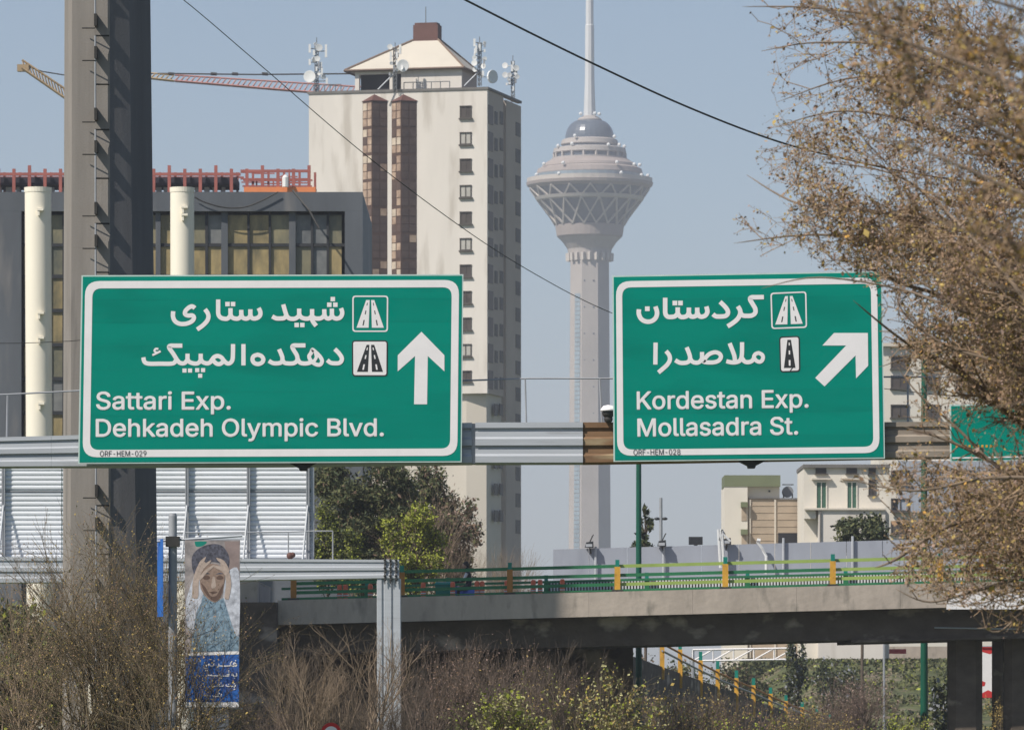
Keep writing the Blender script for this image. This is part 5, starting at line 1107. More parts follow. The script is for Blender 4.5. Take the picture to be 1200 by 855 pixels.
for k in range(-2, 8):
    v = 42 + k * 110.0; e = v / 855; u = 111.5 + 1.5 * e
    mb = MB(); mb.tube([P(u, v, YQ - .18), P(u, v + 86, YQ - .18)], .018, 5); ld = mb.build('ladder_rail', M['galv_dark'], my)
    for dv, du in ((14, 1), (86, 1)):
        mb = MB(); mb.box(X(u, YQ), YQ - .24, Z(v + dv + 14, YQ), X(u + 3.2, YQ), YQ - .0, Z(v + dv, YQ)); mb.tube([P(u - 15, v + dv + 15, YQ - .1), P(u, v + dv + 15, YQ - .2)], .012, 4); mb.build('bracket', M['steel_dark'], ld)
    for dv in (0, 57):
        mb = MB(); mb.tube([P(u, v + dv, YQ - .18), P(u + 16, v + dv, YQ - .05)], .014, 4); mb.build('rung', M['steel_dark'], ld)
mb = MB(); mb.pbox(ypl(YQ), 104, 800, 132, 838, 0, .22); jb = mb.build('junction_box', M['cream'], my)
mb = MB(); mb.pbox(ypl(YQ), 106, 802, 118, 836, .221, .235); mb.pbox(ypl(YQ), 118.5, 802, 130, 836, .221, .235); mb.build('box_door', M['ivory'], jb)

# ---------------------------------------------------------------- main gantry
YS_ = 88.9
g1 = empty('sign_gantry', (X(600, YS_), YS_, 0), 'upper gantry beam carrying the two large green direction signs', 'gantry', 'steel gantries over the road')
Yg = YS_ + .16
def bs(u):
    ks = [(-260, 520, 548), (0, 511.3, 547.5), (92, 510, 546.8), (300, 502, 546.5), (545, 495, 543.3), (716, 494.5, 543), (1040, 494.5, 537), (1200, 493, 535), (1500, 492, 531)]
    for i in range(len(ks) - 1):
        if ks[i][0] <= u <= ks[i + 1][0]: t = (u - ks[i][0]) / (ks[i + 1][0] - ks[i][0]); return ks[i][1] + t * (ks[i + 1][1] - ks[i][1]), ks[i][2] + t * (ks[i + 1][2] - ks[i][2])
for a, b, m_ in ((-260, 60, 'galv'), (60.2, 330, 'galv'), (330.2, 553, 'galv'), (557, 683, 'galv'), (683.2, 900, 'rust'), (900.2, 1130, 'rust_pale'), (1130.2, 1500, 'rust_pale')):
    st = [a, (a + b) / 2, b]; mb = MB(); oy = -.03 if a == 557 else 0
    wbeam(mb, [(X(u, Yg), Yg + oy, Z(bs(u)[0], Yg), Z(bs(u)[1], Yg)) for u in st], 1.1); mb.build('beam_segment', M[m_], g1)
mb = MB(); mb.box(X(552.5, Yg), Yg + .01, Z(543, Yg), X(557.5, Yg), Yg + .49, Z(496, Yg)); mb.build('joint_plate', M['galv_dark'], g1)
mb = MB()
for a, b, c_, d in ((8, 513, 9, 463), (617, 498, 615.5, 443.5), (705.5, 495, 703, 443.5), (1064, 495, 1064, 441)):
    mb = MB(); mb.tube([P(a, b, Yg + .55), P(c_, d, Yg + .55)], .016, 5); mb.build('handrail_post', M['galv_dark'], g1)
mb = MB()
mb.tube([P(-200, 468, Yg + .55), P(9, 462, Yg + .55), P(95, 457.5, Yg + .55)], .014, 5); mb.build('handrail', M['galv_dark'], g1); mb = MB(); mb.tube([P(540, 446, Yg + .55), P(620, 443.3, Yg + .55), P(722, 443.3, Yg + .55)], .014, 5); mb.build('handrail', M['galv_dark'], g1); mb = MB(); mb.tube([P(1030, 441.5, Yg + .55), P(1120, 441.5, Yg + .55)], .014, 5)
mb.build('handrail', M['galv_dark'], g1)
for u in (355, 881):
    mb = MB(); v = 542 if u < 600 else 539; mb.poly([(u - 17, v), (u + 17, v), (u + 5, v + 6), (u + 4, v + 9), (u - 4, v + 9), (u - 5, v + 6)], Yg - .02, .3); mb.build('lower_bracket', M['steel_dark'], g1)
mb = MB(); c = P(713, 484, Yg - .05); mb.ball(c, .1, 12, 8, (1, 1, .8)); mb.ball(c + Vector((0, 0, -.09)), .07, 10, 6); lm = mb.build('lamp', M['steel_dark'], g1, smooth=True)
mb = MB(); n = 14
mb.lathe(c.x, c.y, [(.01, c.z + .13), (.08, c.z + .115), (.125, c.z + .06), (.13, c.z + .035)], 14); mb.build('lamp_cover', M['white'], lm, smooth=True)
mb = MB(); mb.tube([P(713, 492, Yg + .1), P(713, 500, Yg + .1)], .02, 5); mb.build('lamp_bracket', M['steel_dark'], lm)
for x_ in (X(-250, Yg), X(1480, Yg)):
    mb = MB(); mb.tube([(x_, Yg + .25, 0), (x_, Yg + .25, Z(535, Yg))], .3, 12); mb.build('leg', M['galv'], g1)

# ---------------------------------------------------------------- direction signs
def text_mesh(name, s_, u, v, w, h_cap, rot, Y, m, parent, bold=0.0, spc=1.0):
    cu = bpy.data.curves.new(name, 'FONT'); cu.body = s_
    try:
        fp_ = os.path.join(bpy.utils.resource_path('LOCAL'), 'datafiles', 'fonts', 'Inter.woff2')
        if os.path.exists(fp_): cu.font = bpy.data.fonts.load(fp_, check_existing=True)
    except Exception: pass
    cu.size = 40.0; cu.resolution_u = 5; cu.space_character = spc
    def meshed(t_):          # outlines filled one contour at a time (variable fonts overlap their contours)
        from mathutils.geometry import tessellate_polygon
        cu.body = t_; ob = bpy.data.objects.new(name, cu); link(ob); bpy.context.view_layer.update()
        cc = ob.to_curve(bpy.context.evaluated_depsgraph_get()); loops = []
        for sp in cc.splines:
            pts = []; bp_ = sp.bezier_points; n = len(bp_)
            for i in range(n):
                p0, p3 = bp_[i].co, bp_[(i + 1) % n].co; p1, p2 = bp_[i].handle_right, bp_[(i + 1) % n].handle_left
                for k in range(5):
                    t = k / 5; q = p0 * (1 - t) ** 3 + p1 * 3 * t * (1 - t) ** 2 + p2 * 3 * t * t * (1 - t) + p3 * t ** 3
                    if not pts or (pts[-1] - q).length > 1e-3: pts.append(Vector((q.x, q.y, 0)))
            if len(pts) > 2 and (pts[0] - pts[-1]).length < 1e-3: pts.pop()
            if len(pts) > 2: loops.append(pts)
        ob.to_curve_clear(); bpy.data.objects.remove(ob)
        ed = [(p[i - 1], p[i]) for p in loops for i in range(len(p)) if abs(p[i - 1].y - p[i].y) > 1e-5]
        ys = sorted({round(q.y, 2) for p in loops for q in p}); yy = [ys[0]]
        for y_ in ys[1:]:
            if y_ - yy[-1] > .28: yy.append(y_)
        VV, FF = [], []
        for y0_, y1_ in zip(yy, yy[1:]):
            ym = (y0_ + y1_) / 2; hit = []
            for a_, b_ in ed:
                if (a_.y > ym) != (b_.y > ym):
                    k_ = (b_.x - a_.x) / (b_.y - a_.y); lo_, hi_ = min(a_.y, b_.y), max(a_.y, b_.y)
                    f_ = lambda y: a_.x + k_ * (min(max(y, lo_), hi_) - a_.y)
                    hit.append((f_(ym), f_(y0_), f_(y1_), 1 if b_.y > a_.y else -1))
            hit.sort(); wn = 0
            for h_ in hit:
                if wn == 0: st = h_
                wn += h_[3]
                if wn == 0: n0 = len(VV); VV += [(st[1], y0_, 0), (h_[1], y0_, 0), (h_[2], y1_, 0), (st[2], y1_, 0)]; FF.append((n0, n0 + 1, n0 + 2, n0 + 3))
        return np.array(VV), FF
    cap = meshed('E')[0][:, 1].max(); V, Fc = meshed(s_); x0_, x1_ = V[:, 0].min(), V[:, 0].max()
    words = s_.split(' '); gaps = [meshed(' '.join(words[:i + 1]))[0][:, 0].max() + .8 for i in range(len(words) - 1)]
    sx = (w - 2 * bold) / (x1_ - x0_); sy = (h_cap - 2 * bold) / cap
    px = (V[:, 0] - x0_) * sx + bold; py = -V[:, 1] * sy - bold; c_, s2 = math.cos(rot), math.sin(rot)
    offs = [(0, 0)] + ([(bold * math.cos(a_), bold * math.sin(a_)) for a_ in [i * math.pi / 4 for i in range(8)]] + [(bold * .5, 0), (-bold * .5, 0)] if bold else [])
    for wi, wd in enumerate(words):
        lo = gaps[wi - 1] if wi else -900; hi = gaps[wi] if wi < len(gaps) else 1e9; mb = MB()
        keep = [f for f in Fc if lo < V[list(f), 0].mean() <= hi]; idx = sorted({i for f in keep for i in f}); rm = {k_: j for j, k_ in enumerate(idx)}
        for oi, (ox, oy) in enumerate(offs):
            mb.add([P(u + (px[i] + ox) * c_ + (py[i] + oy) * s2, v - (px[i] + ox) * s2 + (py[i] + oy) * c_, Y - .0004 * oi) for i in idx], [tuple(rm[i] for i in f) for f in keep])
        o_ = mb.build(name, m, parent)
    return o_
def rrect(corners, r, n=6):          # rounded quad from four px corners TL,TR,BR,BL
    out = []
    for i in range(4):
        p = Vector(corners[i]); a = (Vector(corners[i - 1]) - p).normalized(); b = (Vector(corners[(i + 1) % 4]) - p).normalized()
        for k in range(n + 1):
            t = k / n; q0_ = p + a * r * (1 - t) ** 2 * 1.0 + b * r * t ** 2 * 1.0
            out.append((q0_.x, q0_.y))
    return out
def frame(mb, outer, inner, Y):
    n = len(outer); q = [P(u, v, Y) for u, v in outer] + [P(u, v, Y) for u, v in inner]; mb.add(q, [(i, (i + 1) % n, n + (i + 1) % n, n + i) for i in range(n)])
def inset(c, d): 
    TL, TR, BR, BL = c; return [(TL[0] + d, TL[1] + d), (TR[0] - d, TR[1] + d), (BR[0] - d, BR[1] - d), (BL[0] + d, BL[1] - d)]
def make_sign(lab, corners, fr, fw_, rad, name='direction_sign', group='green direction signs on the upper gantry'):
    c = P((corners[0][0] + corners[2][0]) / 2, (corners[0][1] + corners[2][1]) / 2, YS_); r_ = empty(name, c, lab, 'sign', group)
    mb = MB(); mb.poly(corners, YS_ + .005, .05); mb.build('backing_panel', M['sign_edge'], r_)
    mb = MB(); mb.poly(inset(corners, 1.6), YS_ + .0035, .001); mb.build('seam_backing', M['green_seam'], r_)
    ci = inset(corners, 1.6); ns = max(3, round((ci[3][1] - ci[0][1]) / 27))
    def bl(a_, f_): return (ci[0][0] + (ci[3][0] - ci[0][0]) * f_, ci[0][1] + (ci[3][1] - ci[0][1]) * f_) if a_ == 0 else (ci[1][0] + (ci[2][0] - ci[1][0]) * f_, ci[1][1] + (ci[2][1] - ci[1][1]) * f_)
    for k in range(ns):
        f0, f1 = k / ns + .0004, (k + 1) / ns - .0004; mb = MB(); mb.poly([bl(0, f0), bl(1, f0), bl(1, f1), bl(0, f1)], YS_, .003); mb.build('green_panel', M[RNG.choice(('green', 'green', 'green_b', 'green_c'))], r_)
    if fr: mb = MB(); frame(mb, rrect(fr, rad), rrect(inset(fr, fw_), rad * .62), YS_ - .004); mb.build('border', M['white'], r_)
    mb = MB()
    for k in range(1, 5):
        v = corners[0][1] + (corners[3][1] - corners[0][1]) * k / 5; mb.pbox(ypl(YS_ + .056), corners[0][0] + 4, v - 2, corners[1][0] - 4, v + 2, -.08, 0)
    mb.build('stiffener', M['galv_dark'], r_)
    return r_
LY = YS_ - .004
s1 = make_sign('larger green sign reading Sattari Exp. and Dehkadeh Olympic Blvd. with an upward arrow', [(95.5, 322.5), (543, 321.3), (541, 541.3), (91.5, 543.2)], [(99.8, 329.3), (538, 328), (536, 533.8), (96.8, 535.5)], 8.6, 17)
def strokes(name, lst, w, root, m='white', dots=(), ds=5.0, Y=None):
    mb = MB(); y = Y or LY
    for i, s_ in enumerate(lst):
        ww = w; cl = False
        if isinstance(s_, tuple): s_, ww, cl = s_
        if cl: s_ = catmull(s_ + [s_[0]], 5)[:-1]; ribbon(mb, s_, ww, y - .0002 * (i + 1), False, True)
        else: ribbon(mb, s_, ww, y - .0002 * (i + 1))
    for i, (u, v) in enumerate(dots): h_ = ds / 2; mb.poly([(u - h_, v - h_), (u + h_, v - h_), (u + h_, v + h_), (u - h_, v + h_)], y - .0002)
    return mb.build(name, M[m], root)
strokes('persian_lettering', [
    [(303, 360.8), (305, 365), (304.9, 369), (302.3, 372), (298, 373.2), (294.5, 371.8), (293.4, 368)], [(293.4, 370), (293.4, 362.3)],
    [(293.4, 370), (290.5, 372.8), (287, 373.2), (284, 371.5), (282.9, 368)], [(282.9, 370), (282.7, 363)],
    [(282.8, 370), (280, 372.8), (276, 373.3), (272, 371.8), (270.2, 368.5)], [(270.2, 370), (270.1, 361)],
    [(270.2, 369.5), (267, 373), (263, 373.4), (258.6, 372), (255.9, 368), (255.7, 360), (255.7, 350.8)],
    [(240.2, 362.3), (243.2, 366.5), (244.3, 371), (242.6, 376), (237.5, 381.4), (231, 386)],
    [(228.4, 361), (225.4, 358.9), (221.5, 360.2), (217.4, 364.2), (217, 368), (220.5, 369.6), (225.5, 369.6), (227.3, 372.3), (225, 376.2), (219, 379), (211.5, 379.4), (205.5, 376.6), (202.8, 371), (203, 364.6)],
    [(399.6, 361), (401, 365.3), (400.5, 369.3), (398, 372.3), (394, 373.2), (390.2, 371.5), (389, 368)], [(389, 370), (388.9, 361.5)],
    [(389, 370), (386.5, 372.8), (383.5, 373), (381, 371), (380.2, 368)], [(380.2, 370), (380, 362.2)],
    [(380.2, 369.5), (376, 372.8), (370, 373), (366, 371)], [(365.7, 362), (365.8, 371.5)], [(364.8, 371.5), (366.6, 376.5), (370.6, 381.8)],
    [(365.8, 370), (362, 373), (357, 373.2), (352.8, 371.5), (350.6, 368)], [(350.6, 370), (350.6, 361.5)],
    [(350.5, 370), (346, 373.2), (340, 373.2), (336.6, 370.8), (334.6, 366), (331.9, 356.6)], [(335.5, 369.2), (333.3, 372.4), (329, 373.1), (323.6, 372.9), (319, 370.6)]],
    5.1, s1, dots=((266.6, 356.2), (273.1, 356.2), (390, 350.4), (385.9, 357), (393, 357), (347.7, 380.7), (354.3, 380.7)), ds=5.2)
strokes('persian_lettering', [
    [(285.3, 403), (285.3, 428)], [(273.1, 403), (273, 414), (272.4, 421.5), (269.6, 425.2), (266, 425.5), (262.5, 422.5), (259.3, 418.6), (255, 416.9), (251, 418.3), (248.3, 421.6), (246, 424.6), (242, 425.6), (237, 423.6), (235.3, 420)],
    [(262, 423), (258.5, 426), (254.5, 426.2), (251, 423.6), (249.5, 421.5)], [(235.2, 414.2), (235.2, 423)], [(235.2, 422), (232, 425.4), (227, 425.7), (221.5, 423.6), (219.6, 420)], [(219.8, 414.2), (219.7, 423)],
    [(219.7, 421.5), (216, 425.4), (211, 425), (207.5, 421.5), (203.5, 415), (198.2, 407.2), (199.6, 405), (204, 404.9), (213.7, 404.9)],
    [(206.8, 420.5), (204.5, 424.6), (200, 426), (188, 426), (175, 426), (169.5, 424), (168, 418.5)],
    ([(185.6, 408.8), (182.5, 408.6), (181, 411), (183, 412.8), (185, 412.8)], 2.4, False), ([(188.2, 411.2), (184, 413.5), (178.6, 416)], 2.4, False),
    ([(302, 415.4), (306.5, 417.2), (308.6, 421), (307, 424.6), (302.5, 426.4), (297.8, 425), (295.9, 421.2), (297.3, 417.2)], 5, True),
    [(327, 409), (329.5, 414.5), (331, 419.5), (330, 424), (326, 425.5), (320, 425.3), (315, 422.6)],
    [(330.6, 420.5), (333, 424.6), (338, 425.7), (344.5, 425.3), (348.3, 422), (348, 416.5), (344.5, 410.5), (342.6, 406.5), (344, 404.7), (349, 404.6), (358, 404.6)],
    [(348.5, 419.5), (351, 424.2), (355.5, 425.7), (361, 425.4), (366, 423.5)],
    ([(366, 409.3), (371, 413.4), (375.6, 418.5), (377.4, 423), (375.4, 427), (371, 427), (366.5, 424.5), (363.4, 421), (362.3, 417), (364.5, 413.5)], 4.6, True),
    ([(369.8, 414), (370.6, 418.5), (368.3, 422.5), (366.5, 423.5)], 3.8, False),
    [(392.3, 408.8), (397, 413.5), (400.3, 418.5), (400.3, 422.3), (397.4, 425.2), (391, 425.5), (387, 424.6), (383.5, 421.8)]],
    5.0, s1, dots=((216.2, 434), (222.7, 434), (231.1, 433.5), (238, 433.5), (234.6, 440.1)), ds=4.8)
text_mesh('latin_lettering', 'Sattari Exp.', 112.6, 479.9, 158, 21.2, .0, LY - .0002, M['white'], s1, .62, 1.0)
text_mesh('latin_lettering', 'Dehkadeh Olympic Blvd.', 112.2, 511.8, 337.8, 21.2, .002, LY - .0002, M['white'], s1, .62, 1.0)
text_mesh('sign_code', 'ORF-HEM-029', 117, 534.3, 54.5, 6.2, .003, LY - .006, M['black'], s1, .0)
def quads(name, polys, root, m, Y): 
    mb = MB(); [mb.poly(p, Y) for p in polys]; return mb.build(name, M[m], root)
def box_icon(root, c, m_out, fill=None, lw=1.6, rad=4):
    mb = MB(); frame(mb, rrect(c, rad), rrect(inset(c, lw), rad * .7), LY - .0002); ic = mb.build('road_symbol', M[m_out], root)
    if fill: quads('symbol_field', [rrect(inset(c, lw), rad * .7)], ic, fill, LY - .0004)
    return ic
def dashes(poly_pairs, w0): 
    out = []
    for (ut, vt, ub, vb) in poly_pairs:
        for a, b in ((.1, .2), (.38, .52), (.72, .92)):
            x0_, y0_, x1_, y1_ = ut + (ub - ut) * a, vt + (vb - vt) * a, ut + (ub - ut) * b, vt + (vb - vt) * b; w_ = w0 * (.6 + .6 * b)
            out.append([(x0_ - w_, y0_), (x0_ + w_, y0_), (x1_ + w_, y1_), (x1_ - w_, y1_)])
    return out
ic = box_icon(s1, [(412.9, 346.3), (455, 346.3), (454.6, 388.8), (412.9, 388.8)], 'white')
quads('carriageway', [[(429.1, 351.5), (433.2, 351.5), (432, 383.9), (417.8, 383.9)], [(435, 351.5), (438.6, 351.5), (449.8, 383.9), (435.8, 383.9)]], ic, 'white', LY - .0004)
quads('lane_dash', dashes([(431.2, 351.5, 425, 383.9), (436.8, 351.5, 442.6, 383.9)], .65), ic, 'black', LY - .0008)
ic = box_icon(s1, [(412.4, 398.6), (454.5, 398.6), (454.2, 440.9), (412.6, 440.9)], 'black', 'white', 1.5)
quads('carriageway', [[(429.6, 403.9), (432.9, 403.9), (431.2, 435.6), (418.1, 435.6)], [(434.8, 403.9), (438.6, 403.9), (448.9, 435.6), (435.8, 435.6)]], ic, 'black', LY - .0008)
quads('lane_dash', dashes([(431.2, 403.9, 425, 435.6), (436.6, 403.9, 442.2, 435.6)], .8), ic, 'white', LY - .0012)
quads('arrow', [[(493.9, 388.6), (520.8, 416.1), (520.8, 435), (501.3, 417), (500.5, 473.5), (485.2, 473.5), (486.4, 417), (466.1, 435), (466.1, 416.1)]], s1, 'white', LY - .0002)

s2 = make_sign('smaller green sign reading Kordestan Exp. and Mollasadra St. with a slanted arrow', [(717.5, 323), (1033.6, 317.5), (1037, 537), (719, 540.8)], [(721.8, 329.5), (1027.8, 325), (1030.8, 530.4), (723.3, 533.8)], 7.3, 17)
strokes('persian_lettering', [
    [(748.8, 362.3), (748.7, 368), (751.5, 373.6), (757, 376.6), (763.5, 376.2), (768.5, 372.2), (770, 366), (768, 359)],
    [(779.5, 348.8), (779.5, 360), (779.8, 367.5), (782.3, 370.8), (786.5, 371.3), (791, 370.5), (794, 367.5)], [(794.2, 369), (794.2, 360)],
    [(794.2, 367), (797, 370.8), (801, 371.4), (805, 370), (807.2, 366.5)], [(807.2, 368), (807.3, 360.3)], [(807.2, 366.5), (809, 370.2), (812.5, 371), (816, 369.5), (817.2, 366)], [(817.2, 368), (817, 360.3)],
    [(817.2, 366), (819.3, 370.2), (823, 371), (827, 369.2), (829, 365), (827.7, 359)],
    [(843.8, 353.6), (849, 358.5), (852.6, 363.5), (852.8, 367.6), (849.5, 370.3), (842, 370.8), (838.4, 370.3), (835.5, 368)],
    [(864.6, 358.8), (867.3, 363.5), (867.2, 368.5), (864, 374), (858.5, 378.6), (852.6, 382.3)], [(867.4, 366), (870.3, 369.4), (875, 370), (881, 369.6), (885, 366.5), (885, 361.5), (881.8, 355.8), (879, 350.6), (880.6, 348.4), (886, 348.2), (895.2, 348)]],
    5.3, s2, dots=((758.6, 361.7), (790.9, 355), (797.4, 355)), ds=5.5)
strokes('persian_lettering', [
    [(768.3, 401.3), (768, 427)], [(780.5, 411.2), (784.2, 416), (785, 421.5), (782, 427), (777, 431.7), (771.6, 436.3)],
    [(804.6, 406.8), (806.8, 412), (808.6, 418), (807.8, 422.6), (804, 424.8), (797, 424.9), (791.3, 421.9)], [(808.3, 419), (811, 423.2), (815, 424.8), (819.5, 424), (822.6, 420.5)], [(822.7, 412.3), (822.8, 422)],
    ([(824, 423.8), (827.5, 418.3), (832, 414.3), (838, 412.6), (843, 414.2), (844.9, 418), (842.3, 422.3), (837, 424.3), (830, 424.5)], 4.9, True),
    [(855, 402), (858, 409.5), (860.6, 417), (861.3, 423)], [(851.2, 423), (857, 424.4), (863, 424.2), (867.3, 422), (869.2, 417), (869.6, 409), (869.6, 400.8)],
    [(869.3, 419), (872.5, 423.3), (877, 424.2), (881.5, 422.5), (884.5, 418)],
    ([(889, 413.4), (893.2, 415.6), (894.1, 419.6), (892, 423.2), (888.6, 423.6), (885, 421.2), (883.6, 417.6), (885.6, 414.6)], 4.6, True)], 5.0, s2)
text_mesh('latin_lettering', 'Kordestan Exp.', 746.3, 479.8, 201.5, 21.4, .0105, LY - .0002, M['white'], s2, .62, 1.0)
text_mesh('latin_lettering', 'Mollasadra St.', 747, 511.5, 188.5, 21.4, .012, LY - .0002, M['white'], s2, .62, 1.0)
text_mesh('sign_code', 'ORF-HEM-028', 742.3, 532.8, 55, 6.4, .006, LY - .006, M['black'], s2, .0)
ic = box_icon(s2, [(902.8, 343), (945, 341.3), (945.8, 384), (904, 385.5)], 'white')
quads('carriageway', [[(920.1, 347), (923.3, 346.8), (922.7, 379.9), (908.5, 380.2)], [(925.6, 346.8), (928.7, 346.6), (940.7, 379.2), (926.8, 379.7)]], ic, 'white', LY - .0004)
quads('lane_dash', dashes([(921.8, 347, 915.6, 380), (927.1, 347, 933.6, 379.4)], .65), ic, 'black', LY - .0008)
ic = box_icon(s2, [(913, 394.3), (937.2, 393.4), (937.8, 435.4), (914, 436.2)], 'black', 'white', 1.5)
quads('carriageway', [[(922.7, 398), (926.9, 398), (932.3, 430.9), (918.6, 431.1)]], ic, 'black', LY - .0008)
quads('lane_dash', dashes([(924.8, 398, 925.5, 431)], .9) , ic, 'white', LY - .0012)
mb = MB(); ribbon(mb, [(931, 428), (927.5, 432.5), (925.5, 435.5)], 1.2, LY - .0014); mb.build('scratch', M['black'], ic)
quads('arrow', [[(977.4, 390), (1017, 390), (1017.4, 428.4), (1003.2, 443.2), (1002.6, 416.3), (966.3, 452.6), (955.3, 442.6), (991.6, 404.7), (963.7, 404.7)]], s2, 'white', LY - .0002)
s3 = make_sign('green sign mostly hidden by twigs at the right edge', [(1113, 474), (1330, 471), (1331, 537), (1113.5, 541)], None, 0, 0, group='green direction signs on the upper gantry')
mb = MB(); mb.poly([(1116, 535.5), (1328, 532), (1328, 533.6), (1116, 537.2)], LY - .0002); mb.build('border', M['white'], s3)
mb = MB()
for k in range(9): mb.poly([(1120 + k * 5, 521), (1122.5 + k * 5, 521), (1122.5 + k * 5, 524), (1120 + k * 5, 524)], LY - .0002)
mb.build('yellow_marks', M['post_yellow'], s3)

# ---------------------------------------------------------------- portrait banner on its pole
YN = 82.0
bp = empty('banner_pole', (X(201.5, YN), YN, 0), 'grey pole with side arms carrying two long banners, right of the mast', 'pole')
mb = MB(); mb.lathe(X(202, YN), YN + .1, [(.07, 0), (.06, Z(604, YN)), (.05, Z(601, YN))], 14); mb.build('pole', M['galv_dark'], bp, smooth=False)
mb = MB(); mb.tube([P(184, 634, YN + .1), P(284, 627.5, YN + .1)], .02, 6); mb.build('arm', M['galv'], bp)
mb = MB(); mb.tube([P(200, 826, YN + .1), P(284, 830, YN + .1)], .014, 6); mb.build('arm', M['galv'], bp)
mb = MB(); mb.box(X(194, YN), YN, Z(640, YN), X(210, YN), YN + .22, Z(628, YN)); mb.build('clamp', M['steel_dark'], bp)
b1 = empty('banner', P(249, 630, YN), 'long banner with a portrait of a person holding their head above a blue text panel', 'banner', 'long banners on the grey pole')
cn = [(216.5, 632.5), (281.5, 632.5), (280, 829), (216.5, 829)]; B = YN + .06
mb = MB(); mb.poly(cn, B, .006); mb.build('cloth', mat('banner_grey', (.2, .19, .2), .8, .3, 5, col2=(.32, .28, .27)), b1)
M['pr_wall'] = mat('print_taupe', (.26, .2, .19), .8, .2, 5); M['pr_white'] = mat('print_pale_sleeve', (.36, .37, .42), .8, .25, 12, col2=(.55, .57, .63)); M['pr_hair'] = mat('print_hair', (.035, .037, .05), .8, .4, 22, col2=(.1, .1, .13)); M['pr_skin'] = mat('print_skin', (.27, .19, .15), .8, .25, 20); M['pr_hand'] = mat('print_hand', (.43, .34, .29), .8, .2, 25); M['pr_dark'] = mat('print_shade', (.12, .075, .06), .8, .15, 12); M['pr_shirt'] = mat('print_shirt', (.1, .16, .23), .8, .3, 16, col2=(.24, .34, .42))
def lay(name, pts, m, k, sm=True):
    if sm: pts = catmull(pts + [pts[0]], 4)[:-1]
    mb = MB(); mb.poly(pts, B - .0006 * k); mb.build(name, m, b1)
lay('wall_print', [(263, 634), (280.5, 634), (280, 668), (268, 672)], M['pr_wall'], 1, False)
lay('sleeve_print', [(268, 668), (280.3, 670), (280, 744), (274, 742), (264, 720), (262, 690)], M['pr_white'], 2)
lay('shirt_print', [(235, 700), (246, 702), (252, 706), (262, 700), (270, 726), (276, 744), (280, 746), (279.5, 763), (224, 763), (226, 735)], M['pr_shirt'], 3, False)
lay('hair_print', [(225, 664), (225, 652), (232, 643), (245, 637.5), (258, 638), (266, 646), (269, 656), (267, 666), (262, 661), (250, 658), (238, 660), (231, 668), (228, 674)], M['pr_hair'], 4)
lay('sleeve_print', [(222, 690), (229, 672), (236, 684), (238, 700), (230, 718), (226, 742), (219, 732), (218, 705)], M['pr_white'], 5)
lay('face_print', [(234, 676), (238, 664), (248, 660), (258, 663), (263, 672), (262, 688), (259, 698), (253, 705), (246, 703), (239, 696), (235, 688)], M['pr_skin'], 6)
lay('cheek_print', [(235, 682), (239, 692), (246, 701), (253, 704), (259, 697), (262, 684), (258, 690), (254, 697), (250, 698.5), (246, 697), (241, 688)], M['pr_dark'], 7)
for cxx in (242, 257.5):
    lay('eye_print', [(cxx - 4, 676), (cxx, 673.5), (cxx + 4, 675.5), (cxx + 3.5, 677.8), (cxx, 678.8), (cxx - 3.5, 678)], M['pr_dark'], 8)
    lay('brow_print', [(cxx - 5, 672.6), (cxx, 670.6), (cxx + 4.5, 672), (cxx, 672.3)], M['pr_hair'], 9)
lay('nose_print', [(249, 676), (251.5, 676), (253, 687), (250, 689), (247.5, 687)], M['pr_hand'], 8)
lay('mouth_print', [(245, 693.5), (250, 692.3), (255, 693.2), (250, 695.3)], M['pr_dark'], 9)
lay('hand_print', [(225, 700), (226, 680), (231, 664), (237, 657), (241, 660), (236, 670), (233, 682), (232, 700)], M['pr_hand'], 9)
lay('hand_print', [(268, 702), (271, 684), (268, 668), (262, 658), (258, 661), (263, 670), (265, 684), (263, 700)], M['pr_hand'], 9)
for i, f_ in enumerate(([(231, 672), (238, 662), (247, 656), (246, 659), (239, 666), (233, 676)], [(233, 676), (241, 667), (251, 661), (250, 664), (242, 671), (235, 679)], [(230, 668), (234, 658), (241, 652), (240, 656), (235, 663), (232, 670)],
           [(267, 672), (261, 664), (250, 662), (252, 665), (260, 669), (266, 677)], [(269, 668), (263, 657), (254, 653), (255, 656), (261, 662), (267, 671)])): lay('finger_print', f_, M['pr_hand'], 10 + i)
lay('collar_print', [(238, 696), (246, 704), (250, 710), (243, 712), (236, 704)], M['pr_shirt'], 9, False)
lay('teal_print', [(228, 634.2), (242, 634.2), (238, 639), (230, 640)], M['teal'], 2)
lay('blue_panel', [(217.5, 768), (280.3, 766.5), (280, 822), (217.5, 822)], M['blue'], 6, False)
lay('white_line', [(217.5, 764.5), (280.4, 762.5), (280.3, 766), (217.5, 768)], M['white'], 7, False)
lay('ribbon_print', [(217.5, 822.1), (280, 822.1), (280, 828), (217.5, 828)], M['white'], 7, False)
KB = B - .006
mb = MB()
